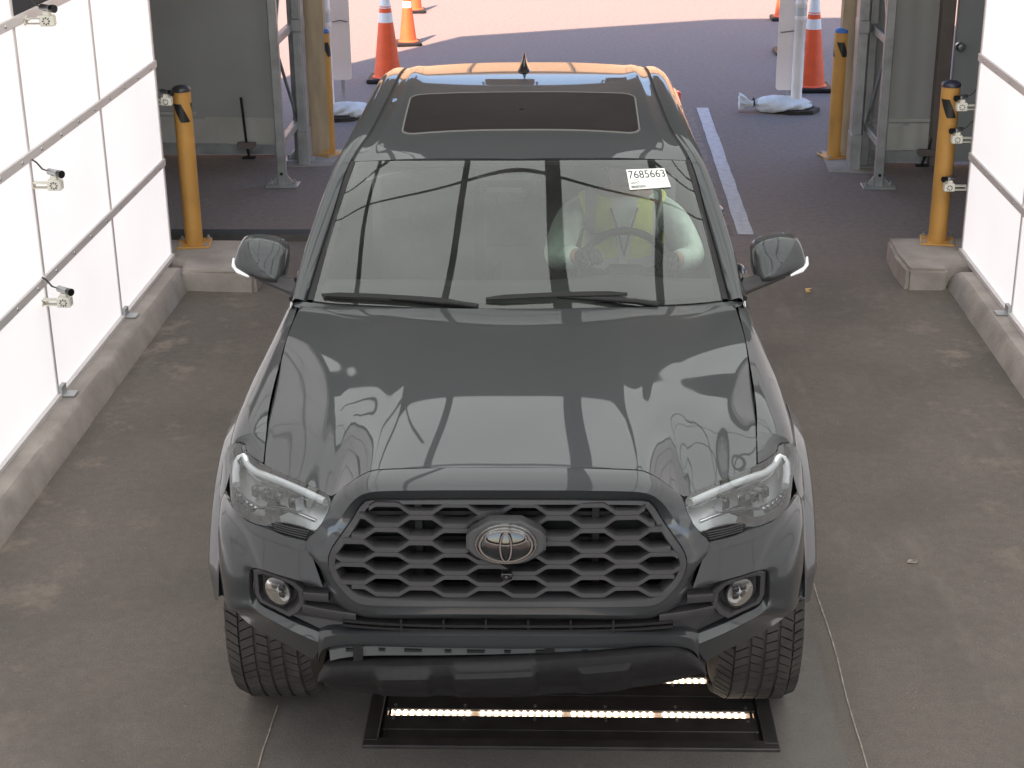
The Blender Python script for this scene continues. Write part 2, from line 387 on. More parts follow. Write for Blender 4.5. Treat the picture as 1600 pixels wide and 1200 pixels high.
# ------------------------------------------------------------------ tent
def tent():
    T = thing('tent', 'large grey fabric tent with steel frames over the drive lane', 'tent')
    prof = [(-4.3, .02), (-4.25, 2.0), (-3.82, 3.85), (-3.39, 5.78), (-.8, 7.06), (.84, 7.17), (3.39, 5.78), (3.9, 3.85), (4.3, 2.0), (4.35, .02)]
    b = MB(); b.grid([[(x, y, z) for x, z in prof] for y in (-7, 0, 6, 13.2)])
    b.grid([[(x*.985, y, z-.03 if z > 3 else z) for x, z in prof] for y in (-7, 0, 6, 13.2)], flip=True)
    b.build('roof', mat('dark tent lining', (.09, .088, .09), .8), T)
    # gable wall with doorway
    def gable(y):
        gb = MB(); top = [(-4.28, 2.0), (-3.82, 3.85), (-3.39, 5.75), (-.8, 7.03), (.84, 7.14), (3.39, 5.75), (3.9, 3.85), (4.3, 2.0)]
        gb.prism([(-3.9, 3.62), (3.93, 3.62), (3.9, 3.85)]+[(3.39, 5.75), (.84, 7.14), (-.8, 7.03), (-3.39, 5.75), (-3.82, 3.85)], y, y+.03, axis='y'); return gb
    gable(12.95).build('gable', FABRIC, T)
    for y in (-3.0, 1.5, 6, 10.5):
        a = MB(); a.tube([(x*.965, y, z-.06 if z > 3 else z) for x, z in prof], .06, 8); a.build('frame_arch', GALV, T, 40)
    return T
tent()
# gable side walls, seen behind the booth
def gable_wall(name, label, x0, x1, y0, y1, skirt):
    T = thing(name, label, 'wall', ((x0+x1)/2, (y0+y1)/2, 0))
    cx, cy = (x0+x1)/2, (y0+y1)/2; n = 40
    def sheet(z0, z1, off, amp, sd):
        rows = []
        for k in range(9):
            z = z0+(z1-z0)*k/8; r = []
            for i in range(n+1):
                a = i/n; x = x0+(x1-x0)*a-cx; y = y0+(y1-y0)*a-cy
                r.append((x, y-off-amp*(math.sin(a*21+sd+z*1.3)*.5+math.sin(a*9+z*4+sd)*.5), z))
            rows.append(r)
        return rows
    b = MB(); b.grid(sheet(.30, 4.35, 0, .008, 1)); b.grid(sheet(.30, 4.35, -.03, 0, 1), flip=True); b.build('fabric_sheet', FABRIC, T, 60)
    s = MB(); s.grid(sheet(.10, .32, .012, .010, 4)); s.build('fabric_skirt', SKIRT, T, 60)
    bt = MB(); bt.box((0, -.02, .06), (x1-x0, .06, .09)); bt.build('base_rail', GALV, T)
    bb = MB(); bb.box((0, -.012, .345), (x1-x0, .025, .03)); bb.build('seam_strip', SKIRT, T)
    return T
gable_wall('fabric_wall', 'grey fabric end wall left of the exit, behind the booth', -4.2, -2.42, 12.86, 12.72, True)
gable_wall('fabric_wall', 'creased pale fabric wall strip beside the grey door', 2.26, 2.76, 12.50, 12.50, True)
# grey door with knob
D = thing('door', 'plain grey metal door with round knob right of the exit', 'door', (3.2, 12.45, 0))
b = MB(); b.box((.18, 0, 1.06), (1.0, .05, 2.06), bev=.004); b.build('door_leaf', DOORM, D)
b = MB(); b.lathe([(0.0, -.075), (.022, -.073), (.034, -.058), (.034, -.045), (.018, -.034), (.014, -.02), (.034, -.012), (.034, 0)], 18, (-.29, -.025, .93), axis='y'); b.build('door_knob', SATIN, D, 40)
b = MB(); b.box((-.40, -.02, 1.1), (.10, .12, 2.2), bev=.006); b.box((.75, -.02, 1.1), (.10, .12, 2.2), bev=.006); b.box((.17, -.02, 2.16), (1.04, .11, .08)); b.build('door_frame', BROWN, D)
b = MB(); b.box((1.15, .02, 2.15), (.7, .05, 4.3)); b.box((.13, .02, 3.25), (1.34, .05, 2.1)); b.build('wall_sheet', DOORM, D)
# tie-down levers at the wall foot
def lever(label, x, y, lean):
    T = thing('tension_lever', label, 'lever', (x, y, 0), 0, 'tension levers at the fabric walls')
    b = MB(); b.tube([(0, 0, .02), (lean*.3, -.02, .13), (lean, -.01, .50)], .011, 8); b.build('handle', BLACK, T, 40)
    b = MB(); b.box((lean*.25, -.02, .12), (.15, .05, .035), bev=.006); b.box((lean*.25, -.045, .115), (.13, .012, .05)); b.build('ratchet', BROWN, T)
    b = MB(); b.tube([(0, 0, 0), (lean*.1, -.01, .10)], .007, 6); b.box((0, 0, .006), (.10, .06, .012)); b.build('foot_strap', BLACK, T)
lever('upright black tension lever on the left fabric wall', -2.66, 12.66, -.03)
lever('leaning dark tension lever on the wall strip near the door', 2.70, 12.40, .12)
# steel truss towers
def tower(label, x, y, sx, depth):
    T = thing('truss_tower', label, 'steel frame', (x, y, 0), 0, 'steel truss frames at the exit')
    ht = 4.4
    for dy in (0, depth):
        b = MB(); b.box((0, dy, ht/2), (.065, .065, ht), bev=.006)
        o = b.build('post', GALV, T)
    zs = [.32, 1.08, 1.9, 2.7, 3.5, 4.3]
    for z in zs:
        b = MB(); b.box((0, depth/2, z), (.045, depth-.065, .06), bev=.004); b.build('crossbar', GALV, T)
    for i, (a, c) in enumerate(zip(zs, zs[1:])):
        b = MB(); p, q = ((.045*sx*0, .03, a+.03), (0, depth-.03, c-.03)) if i % 2 else ((0, depth-.03, a+.03), (0, .03, c-.03))
        b.tube([p, q], .013, 8); b.build('diagonal_brace', GALV, T, 40)
    for dy in (0, depth):
        b = MB(); b.box((0, dy, .008), (.24, .16, .016), bev=.003)
        for bx in (-.09, .09):
            b.lathe([(.014, .016), (.014, .03), (.008, .032), (.008, .05), (0, .05)], 8, (bx, dy, 0))
            b.prism([(bx, .016), (bx*.38, .016), (bx*.38, .09)], dy-.004, dy+.004, axis='y')
        b.build('base_plate', GALV, T)
    b = MB(); b.lathe([(.012, -.006), (.012, 0)], 10, (0, -.0335, .10), axis='y'); b.build('bolt', BLACK, T)
    return T
tower('galvanized truss tower left of the exit, beside the fabric wall', -2.23, 11.78, 1, .80)
tower('galvanized truss tower right of the exit, beside the wall strip', 2.245, 11.74, -1, .66)
def channel(label, x, y, tanx, tany, sx):
    T = thing('door_post', label, 'post', (x, y, 0), 0, 'door posts at the exit')
    b = MB(); b.box((0, 0, 2.15), (.075, .16, 4.3), bev=.006); b.box((.02*sx, -.085, 2.15), (.02, .02, 4.3)); b.build('steel_channel', GALV, T)
    b = MB(); b.box((0, -.01, .14), (.085, .19, .28), bev=.006); b.build('sleeve', GALV, T)
    b = MB(); b.box((0, -.01, 1.1), (.082, .18, .10), bev=.006); b.build('collar', GALV, T)
    b = MB()
    b.prism([(tanx-.085, tany), (tanx+.085, tany), (tanx+.085, tany+.12), (tanx-.085, tany+.12)], .05, 4.3)
    b.prism([(tanx-.06, tany+.01), (tanx+.06, tany+.01), (tanx+.06, tany+.11), (tanx-.06, tany+.11)], .0, .05)
    b.build('tan_board', TAN, T, 30)
channel('left grey steel door post with tan board behind it', -2.175, 12.52, .08, .22, 1)
channel('right grey steel door post with tan board behind it', 2.155, 12.36, -.015, .30, -1)
b = MB(); b.prism([(1.95, 12.2), (2.30, 12.15), (2.35, 12.75), (1.98, 12.9)], 0, .006); struct(b.build('concrete_patch', CONCRETE))
b = MB(); b.prism([(-2.3, 12.35), (-1.95, 12.4), (-1.93, 12.95), (-2.35, 12.95)], 0, .006); struct(b.build('concrete_patch', CONCRETE))
# threshold strip
b = MB(); b.prism([(10.30, 0), (10.315, .045), (10.40, .055), (10.47, .02), (10.47, 0)], -2.75, -1.25, axis='x')
o = b.build('threshold_strip', mat('worn black rubber', (.05, .047, .045), .6, noise=.3, nscale=8)); tag(o, 'black rubber threshold strip lying behind the left concrete island', 'strip')

# ------------------------------------------------------------------ booth: lit wall panels
PZ = [.15, .735, 1.335, 1.945, 2.545, 3.2, 3.84]
def light_wall(label, x, ys_, skip, sg):
    T = thing('light_wall', label, 'light wall', (x, 0, 0), 0, 'light walls along the drive lane')
    pm = {}
    for i, (y0, y1) in enumerate(zip(ys_, ys_[1:])):
        for j, (z0, z1) in enumerate(zip(PZ, PZ[1:])):
            if (i, j) in skip or (j > 3 and i > 6): continue
            L, hh = y0-y1-.014, z1-z0-.008
            key = (round(L, 3), round(hh, 3))
            if key not in pm:
                mb = MB(); mb.box((0, 0, 0), (.02, L, hh)); o = mb.build('panel', PANEL, T); pm[key] = o.data
            else:
                o = link(bpy.data.objects.new('panel', pm[key]), T)
            o.location = (-sg*.012, (y0+y1)/2, (z0+z1)/2)
    y0, y1 = ys_[0], ys_[-1]
    for j, z in enumerate(PZ):
        if j == 0: b = MB(); b.box((-sg*.004, (y0+y1)/2, z-.012), (.05, y0-y1+.01, .03)); b.build('bottom_rail', ALU, T); continue
        b = MB(); b.box((sg*.006, (y0+y1)/2, z), (.016, y0-y1+.02, .046), bev=.003); b.build('rail', ALU, T)
        b = MB()
        for i, (ya, yb) in enumerate(zip(ys_, ys_[1:])):
            for q in (.12, .37, .62, .88):
                b.lathe([(0, sg*.020), (.007, sg*.019), (.009, sg*.0145)], 8, (0, ya+(yb-ya)*q, z), axis='x')
        b.build('rail_screw', SATIN, T, 40)['kind'] = 'stuff'
    for y in ys_[:-1]:
        b = MB(); b.box((-sg*.003, y, (PZ[0]+PZ[-1])/2), (.014, .024, PZ[-1]-PZ[0])); b.build('seam_strip', ALU, T)
    for y in ys_[1:4]:
        b = MB(); b.box((sg*.03, y+.03, .139), (.10, .07, .012), bev=.003); b.box((sg*.012, y+.03, .16), (.02, .07, .05)); b.build('foot_clip', GALV, T)
    b = MB()
    for y in ys_: b.box((-sg*.07, y-.03, 1.98), (.06, .05, 3.7))
    b.build('back_frame', GALV, T)
    return T
light_wall('lit white panel wall in the left of the picture', -2.53, [9.51-1.17*i for i in range(12)], {(0, 3), (1, 3)}, 1)
light_wall('lit white panel wall in the right of the picture', 2.395, [9.66-1.225*i for i in range(12)], set(), -1)
# added dark board, painted near black as the shade behind the missing panel
b = MB(); b.box((-2.95, 8.3, 2.3), (.03, 2.6, 1.0)); tag(b.build('gap_dark_board', mat('dark board', (.03, .03, .03), .8)), 'dark board added to darken the gap above the left panel wall', 'board')
# ceiling lights over the lane
def ceiling():
    T = thing('ceiling_light', 'row of lit ceiling panels over the drive lane, mirrored in the hood', 'ceiling light', (0, 0, 3.9))
    cuts = [-2.45, -1.64, -.90, .10, .92, 2.35]; gap = [.03, .035, .085, .035]
    ysr = [8.95, 7.7, 7.1, 4.6, 2.4, .2, -2.0, -4.0]  # rearmost rows are added to light the truck front
    for i in range(5):
        x0 = cuts[i]+(gap[i-1] if i else 0); x1 = cuts[i+1]-(gap[i] if i < 4 else 0)
        yy = ([9.35]+ysr[1:]) if i in (0, 4) else ysr
        for ya, yb in zip(yy, yy[1:]):
            b = MB(); b.box(((x0+x1)/2, (ya+yb)/2, .02), (x1-x0, ya-yb-.05, .02)); b.build('panel', CEIL, T)
    for i in range(1, 5):
        b = MB(); b.box((cuts[i], 2.5, .045), (.10+gap[i-1], 13, .03)); b.build('beam', BLACK, T)
    for y in ysr:
        b = MB(); b.box((0, y, .075), (4.9, .05, .025)); b.build('crossbar', BLACK, T)
    return T
ceiling()
# loose cables drooping under the ceiling panels
for k, (lab_, xa, xb, y_, dr) in enumerate((('black cable drooping under the ceiling panels above the truck cab', -2.2, -1.0, 8.3, .22), ('black cable sagging across the ceiling panels above the hood', .7, 2.2, 7.3, .34), ('black cable looped under the ceiling near the left light wall', -2.4, -1.5, 5.4, .45), ('black cable looped under the ceiling near the right light wall', 1.5, 2.3, 5.6, .45))):
    b = MB(); b.tube([(xa+(xb-xa)*q, y_+.5*math.sin(q*3+k)-.3*q, 3.84-dr*math.sin(q*math.pi)) for q in np.linspace(0, 1, 24)], .012, 8)
    tag(b.build('ceiling_cable', WIRE, None, 60), lab_, 'cable')
# flood lights below the exit header, mirrored in the roof
def flood(label, x):
    T = thing('flood_light', label, 'flood light', (x, 12.75, 3.42), 0, 'flood lights under the exit header')
    b = MB(); b.box((0, 0, 0), (.42, .12, .22), bev=.02); b.build('housing', BLACK, T)
    b = MB(); b.tube([(-.23, 0, 0), (-.23, .02, .22), (.23, .02, .22), (.23, 0, 0)], .012, 6); b.build('yoke', GALV, T)
for lab_, x in (('first black flood light under the exit header, above the left truss tower', -1.75), ('black flood light under the exit header, left of the roof antenna in the mirror image', -.55), ('black flood light under the exit header, right of the roof antenna in the mirror image', .5), ('last black flood light under the exit header, above the right truss tower', 1.7)): flood(lab_, x)

# ------------------------------------------------------------------ inspection cameras on brackets
def camera_unit(label, x, y, z, sg, yaw, cable=True):
    T = thing('inspection_camera', label, 'camera', (x, y, z), 0, 'small inspection cameras on the light walls'); T.scale = (.66, .66, .66)
    b = MB()
    for dz in (-.035, .0):
        b.box((sg*.07, 0, dz), (.15, .06, .006))
    b.box((sg*.002, 0, -.018), (.006, .06, .05)); b.build('bracket', CAMW, T)
    rot = Matrix.Rotation(yaw, 3, 'Z')
    c = Vector((sg*.155, 0, -.012))
    b = MB(); b.box(c, (.10, .075, .075), rot=rot, bev=.008); b.build('housing', CAMW, T)
    b = MB(); q = rot @ Vector((0, -.04, 0))
    for k in range(8):
        a = k*math.pi/4; b.box(c+rot @ Vector((math.cos(a)*.022, -.041, math.sin(a)*.022)), (.012, .004, .007), rot=rot @ Matrix.Rotation(-a, 3, 'Y'))
    b.build('vent_plate', PLASTIC, T)
    b = MB(); b.box(c+Vector((0, 0, .05)), (.05, .055, .03), rot=rot, bev=.004); b.build('mount', CAMW, T)
    ax = rot @ Vector((sg*.8, -.6, 0)).normalized()
    h = c+Vector((0, 0, .085))
    b = MB(); b.tube([h-ax*.06, h-ax*.055, h+ax*.05, h+ax*.055], [.018, .024, .024, .02], 12); b.build('camera_body', SATIN, T, 40)
    b = MB(); b.tube([h+ax*.05, h+ax*.09], [.026, .028], 14); b.build('lens', BLACK_GLOSS, T, 40)
    if cable:
        for k in (0, .012):
            b = MB(); b.tube([(0, .02+k, .16), (sg*.03, .02+k, .14), (sg*.07, .01+k, .095), tuple(h-ax*.06)], .004, 6); b.build('cable', WIRE, T, 60)
camera_unit('upper camera on the left light wall beside the dark gap', -2.515, 7.30, 1.94, 1, 0)
camera_unit('middle camera on the left light wall below its upper rail', -2.515, 7.14, 1.215, 1, 0)
camera_unit('lowest camera on the left light wall near the truck headlight', -2.515, 7.08, .665, 1, 0)
camera_unit('camera behind the left light wall, beside the striped bollard', -2.60, 9.60, 1.10, 1, 0)
camera_unit('topmost camera at the end of the right light wall', 2.43, 9.74, 1.03, -1, 0)
camera_unit('middle camera at the end of the right light wall', 2.42, 9.74, .83, -1, 0)
camera_unit('lowest camera at the end of the right light wall', 2.40, 9.74, .53, -1, 0)

# ------------------------------------------------------------------ bollards
def bollard(label, x, y, z, rz, capcol):
    T = thing('bollard', label, 'bollard', (x, y, z), rz, 'yellow steel bollards')
    b = MB(); b.lathe([(.057, .01), (.057, 1.0)], 28); b.build('post', YELLOW, T, 40)
    b = MB(); b.lathe([(.0585, .985), (.0585, 1.0), (.055, 1.008), (.035, 1.02), (0, 1.026)], 28); b.build('cap', mat('bollard cap', capcol, .35), T, 40)
    b = MB()
    for a0 in (-2.3, -.2, 1.9):
        rows = []
        for k in range(9):
            z_ = .80+.115*k/8; sh = a0-.9*k/8
            rows.append([(.0584*math.cos(sh+q*1.05/6), .0582*math.sin(sh+q*1.05/6), z_) for q in range(7)])
        b.grid(rows)
    b.build('tape_stripe', TAPE, T, 40)
    b = MB(); b.box((0, 0, .006), (.21, .21, .012), bev=.003); b.build('base_plate', YELLOW, T)
    for sx in (-1, 1):
        for sy in (-1, 1):
            b = MB(); b.lathe([(.013, .012), (.013, .022), (.007, .023), (.007, .036), (0, .036)], 8, (sx*.083, sy*.083, 0)); b.build('anchor_bolt', GALV, T)
bollard('yellow bollard with black stripes on the left concrete island', -2.45, 9.79, .13, -1.45, (.03, .03, .035))
bollard('yellow bollard with black stripes on the right concrete island', 2.285, 9.87, .134, -1.75, (.03, .03, .05))
bollard('far yellow bollard beside the left tan board at the exit', -2.03, 12.80, .0, -.6, (.05, .12, .35))
bollard('far yellow bollard beside the right tan board at the exit', 2.06, 12.70, .006, -1.3, (.05, .16, .5))

# ------------------------------------------------------------------ cones
def cone(label, x, y, h, rz=0.):
    T = thing('traffic_cone', label, 'traffic cone', (x, y, 0), rz, 'orange traffic cones')
    k = h/.9; rb = .135*k; rt = .028*k
    rad = lambda z: rb+(rt-rb)*z/h
    b = MB(); b.box((0, 0, .022), (.37*k, .37*k, .044), bev=.012); b.build('base', BLACK, T)
    zs = [(0.044, .61*h), (.61*h, .70*h), (.70*h, .745*h), (.745*h, .76*h), (.76*h, .90*h), (.90*h, h)]
    prof = [(rb+.012, .044), (rad(.06), .06)]; mis = [0]
    for (z, mi_) in ((.61*h, 0), (.71*h, 1), (.755*h, 0), (.765*h, 1), (.775*h, 0), (.91*h, 1), (h, 0)):
        prof.append((rad(z)+(.0015 if mi_ else 0), z)); mis.append(mi_)
    prof.append((rt*.8, h)); mis.append(0)
    b = MB(); b.lathe(prof, 28, mis=mis); b.build('cone_body', [ORANGE, CONE_WHITE], T, 40)
cone('orange cone with white bands standing in shade left of the roof', -1.895, 15.95, .95)
cone('orange cone half in sun behind the nearest left cone', -1.90, 18.05, .68, .2)
cone('farthest orange cone in full sun on the left', -2.05, 20.45, .62, .1)
cone('farthest orange cone on the right, lit by sun at its top', 2.48, 19.75, .72)
cone('orange cone mostly hidden behind the right white sign board', 2.30, 17.42, .9)
cone('nearest orange cone with white bands beside the right bollard', 2.235, 15.45, .95)
# ------------------------------------------------------------------ delineators, sign boards, sandbags
def delineator(label, x, y, bx, by, rz):
    T = thing('delineator_post', label, 'delineator', (x, y, 0), 0, 'white delineator posts at the exit')
    b = MB(); b.prism([(bx+.20*math.cos(rz+k*math.pi/3), by+.17*math.sin(rz+k*math.pi/3)) for k in range(6)], 0, .035)
    b.prism([(bx+.15*math.cos(rz+k*math.pi/3), by+.12*math.sin(rz+k*math.pi/3)) for k in range(6)], .035, .05); b.build('base', RUBBER, T)
    b = MB(); b.lathe([(.058, .05), (.058, .08), (.050, .09), (.048, .60), (.047, .80), (.053, .81), (.053, .84), (.047, .85), (.046, .93), (.053, .94), (.053, .97), (.045, .98), (.045, 1.14), (.02, 1.17), (0, 1.175)], 22); b.build('post', WHITEP, T, 40)
    b = MB(); b.lathe([(.0478, .855), (.0472, .925)], 22); b.build('reflective_band', REFL, T, 40)
delineator('white delineator post left of the exit with a sandbag on its base', -2.222, 14.18, .08, -.02, .3)
delineator('white delineator post right of the exit with a sandbag on its base', 1.97, 14.45, .02, -.02, .1)
def board(label, x, y, w_, z0, rz):
    T = thing('sign_board', label, 'sign board', (x, y, 0), rz, 'white sign boards behind the delineators')
    pts = []
    for cx, cz, a0 in ((w_/2-.03, z0+.03, -90), (w_/2-.03, 1.5, 0), (-w_/2+.03, 1.5, 90), (-w_/2+.03, z0+.03, 180)):
        for k in range(6): pts.append((cx+.03*math.cos(R(a0+k*18)), cz+.03*math.sin(R(a0+k*18))))
    b = MB(); b.prism(pts, -.006, .006, axis='y'); b.build('board', BOARDW, T, 40)
    b = MB(); b.tube([(-w_/2+.02, -.012, z0+.52), (0, -.05, z0+.54), (w_/2-.02, -.012, z0+.52)], .006, 6); b.build('strap', BROWN, T)
    b = MB(); b.box((0, .05, .75), (.03, .03, 1.5)); b.box((0, .05, .02), (.25, .2, .03)); b.build('stake', GALV, T)
board('white sign board seen from behind at the left delineator', -2.125, 14.42, .17, .30, .1)
board('white rounded sign board behind the right delineator', 1.925, 14.62, .245, .16, 0)
def sandbag(label, x, y, lx, rz, tuft):
    T = thing('sandbag', label, 'sandbag', (x, y, 0), rz, 'white sandbags at the delineators')
    G = []; n, k = 44, 40; rnd = random.Random(int(lx*100)); ph = [rnd.uniform(0, 6.3) for _ in range(12)]
    for i in range(n):
        t = i/(n-1); u = 2*t-1; e = max(0, 1-abs(u)**3.0)**.42
        ring = []
        for j in range(k):
            a = 2*math.pi*j/k; wr = sum(.022*math.sin((3+q)*a*1.0+ph[q]+(2+1.7*q)*u) for q in range(6))+.035*math.sin(9*a+ph[7])*abs(u)**2.5+.018*math.sin(17*u+ph[8]+3*math.sin(a))
            rr_ = e*(1+wr); z = .062+.075*rr_*math.sin(a)*(1-.22*u)*(1 if math.sin(a) > 0 else .9)
            ring.append((u*lx/2+.012*math.sin(4*a+ph[9])*abs(u), .145*rr_*math.cos(a)*(1+.10*math.sin(2.2*u+ph[10])), max(.004+.002*math.sin(j), z)))
        G.append(ring)
    b = MB(); b.grid(G, closed=True); b.build('bag', SAND, T, 80)
    if tuft:
        b = MB(); P = []
        for i in range(7):
            t = i/6; rr_ = [.034, .024, .030, .044, .052, .058, .060][i]
            P.append([(-lx/2-.02-.13*t, rr_*math.cos(2*math.pi*j/14)*(1+(.12+.4*t)*(j % 2)-.2*t+.1*t*math.sin(j*2.7)), max(.01, .065+.03*t+rr_*1.0*math.sin(2*math.pi*j/14)*(1+.35*t*(j % 2)))) for j in range(14)])
        b.grid(P, closed=True); b.add(P[-1], [tuple(range(14))]); b.build('tied_neck', SAND, T, 80)
        b = MB(); b.tube([(-lx/2-.02, .04*math.cos(a), .085+.04*math.sin(a)) for a in [k*math.pi/6 for k in range(13)]], .006, 6); b.build('tie', BLACK, T)
sandbag('white sandbag lying beside the left delineator post', -2.05, 14.22, .40, .25, False)
sandbag('white tied sandbag lying beside the right delineator post', 1.86, 14.46, .50, .05, True)

# sunlit building beyond the yard, mirrored in the truck roof
BW = mat('tan stucco', (.50, .33, .20), .8, noise=.1, nscale=.3)
T = thing('yard_building', 'long tan metal building across the yard, mirrored in the truck roof', 'building', (0, 36, 0))
b = MB(); b.box((0, 6, 4.2), (70, 12, 8.4)); b.build('wall', BW, T)
for k in range(-8, 9):
    b = MB(); b.box((k*2.6, -.08, 4.2), (.06, .16, 8.4)); b.build('wall_rib', BROWN, T)
b = MB(); b.box((0, 6, 8.5), (91, 12.6, .3)); b.build('roof', BROWN, T)
# litter
def litter(name, label, x, y, pts, h, M):
    b = MB(); b.prism(pts, .004, .004+h); b.add([(pts[0][0], pts[0][1], .004+h), (pts[1][0]+.01, pts[1][1], .004+h+.02), (pts[2][0], pts[2][1], .004+h)], [(0, 1, 2)])
    o = b.build(name, M); o.location = (x, y, 0); tag(o, label, 'litter')
litter('paper_scrap', 'tiny yellow scrap on the floor right of the truck mirror', 1.396, 9.25, [(-.012, -.02), (.012, -.02), (.004, .03), (-.012, .03)], .008, mat('yellow scrap', (.75, .5, .15), .6))
litter('pale_stone', 'small pale chip on the floor right of the truck front', 1.354, 5.78, [(-.02, -.008), (.015, -.012), (.025, .006), (-.01, .012)], .004, mat('pale chip', (.45, .4, .33), .8))

# ------------------------------------------------------------------ under-vehicle light unit
T = thing('undercarriage_light', 'black steel floor unit with two rows of warm leds under the truck nose', 'floor light', (-.012, 4.465, 0), R(.5))
STEELB = mat('black steel plate', (.042, .037, .036), .38, .2, noise=.3, nscale=9)
b = MB()
for (c, s) in (((0, .004, .002), (1.372, .05, .02)), ((0, .705, .002), (1.372, .06, .02)), ((-.662, .35, .003), (.048, .68, .02)), ((.662, .35, .003), (.048, .68, .02))): b.box(c, s, bev=.003)
b.build('outer_frame', STEELB, T)
b = MB(); b.box((-.640, .35, -.014), (.03, .66, .016)); b.box((.640, .35, -.014), (.03, .66, .016)); b.box((-.615, .35, -.012), (.008, .66, .02)); b.box((.615, .35, -.012), (.008, .66, .02)); b.box((0, .35, -.06), (1.30, .67, .02)); b.build('tray', BLACK, T)
for y0, nm in ((.20, 0), (.415, 1)):
    for dy in (-.062, .062):
        b = MB(); b.box((0, y0+dy, -.006), (1.26, .085, .010), bev=.002); b.build('cover_plate', STEELB, T)
        for k in range(6):
            b = MB(); b.lathe([(.006, 0), (.006, .003), (0, .0045)], 8, (-.60+k*.24, y0+dy*.65, -.001)); b.build('screw', SATIN, T)
    b = MB(); b.box((0, y0, -.016), (1.25, .056, .010)); b.build('led_strip', LED2, T)
    b = MB()
    for k in range(52):
        x = -.612+k*.024
        if k % 13 == 12: continue
        for dy in (-.013, .013): b.lathe([(.0078, -.011), (.007, -.0065), (0, -.0055)], 8, (x, y0+dy, 0))
    b.build('led', LED, T)['kind'] = 'stuff'
b = MB(); b.box((0, .058, -.008), (1.25, .07, .012)); b.box((0, .60, -.008), (1.25, .19, .012)); b.build('cover_plate', STEELB, T)
#TRUCK
# ------------------------------------------------------------------ the truck (local: x across, y back from the nose, z up)
TX, TY, PSI = -.190, 3.92, R(.85)
TR = thing('pickup_truck', 'dark grey pickup truck with black honeycomb grille driving in, front skid panel hanging loose', 'pickup truck', (TX, TY, 0), PSI)
def Sf(u, z):
    a = min(abs(u)/.872, 1.0); s = .02+.46*(1-(1-a**3.2)**(1/2.2))
    if z > .8: s += .22*(z-.8)
    if z < .72: s += .18*(.72-z)
    return s
def mir(P): return [(-x, y, z) for x, y, z in reversed(P)]
def sym(P): return mir(P)[:-1]+list(P)              # P starts on the centre line
def part(b, name, M, smooth=None, parent=None, mirror=False): return b.build(name, M, parent or TR, smooth, mirror)
# ---- hood
zc = lambda s: 1.168+.075*(1-max(0, (1.42-s)/1.21)**1.7)
HU = [0, .38, .42, .458, .50, .529, .587, .654, .735]; HS = [.21, .21, .20, .19, .19, .215, .27, .34, .42]
GF_U = [0, .20, .33, .38, .42, .458, .50, .54, .60, .66, .735]; GF = [0, .001, .004, .008, .021, .045, .078, .088, .094, .104, .110]
def hood_z(u, s, bq):
    u = abs(u); uu = min(u, .80)
    gfr = f1(GF_U, GF, min(uu, .735)); gr = .028*(uu/.78)**3
    A = 1-f1([0, .23, .5, .75, 1], [0, .33, .58, .92, 1], min(1, bq)); w2 = min(1, bq/.40); w2 = w2*w2*(3-2*w2)
    D = A*(gfr*(1-w2)+.11*(uu/.735)**2.7*w2)+(1-A)*gr
    e = .34+.06*bq; k = min(1, max(0, (e+.05-u)/.10)); k = k*k*(3-2*k)
    pl = .006*k*math.sin(min(1, bq*1.5)*math.pi*.5)*(1-.75*max(0, (bq-.7)/.3))
    v = min(1, max(0, (u-.56)/.10)); lift = .0*v*v*(3-2*v)*math.sin(bq*math.pi)
    return zc(s)-D+pl+lift-.006
def hood():
    nb, na = 60, 121; G = []
    for i in range(nb+1):
        bq = i/nb; ue = f1([0, .23, .5, .75, 1], [.733, .757, .771, .778, .776], bq); row = []
        for j in range(na):
            a = 2*j/(na-1)-1; u = a*ue
            sf = f1(HU, HS, min(abs(a)*.735, .735)); sr = 1.375+.115*abs(a)**2.2
            s = sf+(sr-sf)*bq
            row.append((u, s, hood_z(u, s, bq)))
        G.append(row)
    G = np.array(G); b = MB(); b.grid(G, flip=True)
    # folded rim
    rim = np.concatenate([G[0, :], G[1:, -1], G[-1, -2::-1], G[-2:0:-1, 0]]); c = rim.mean(0)
    r2 = rim+(0, 0, -.004); r2[:, :2] += (c[:2]-rim[:, :2])*.004; r3 = r2+(0, 0, -.03)
    b.grid(np.stack([rim, r2, r3], 1).transpose(1, 0, 2), closed=True)
    part(b, 'hood', PAINT, 35)
hood()
b = MB(); b.box((0, .86, .99), (1.42, 1.2, .02)); part(b, 'underhood_dark_plate', DARK)  # added black plate, paints the shade seen through the hood gaps
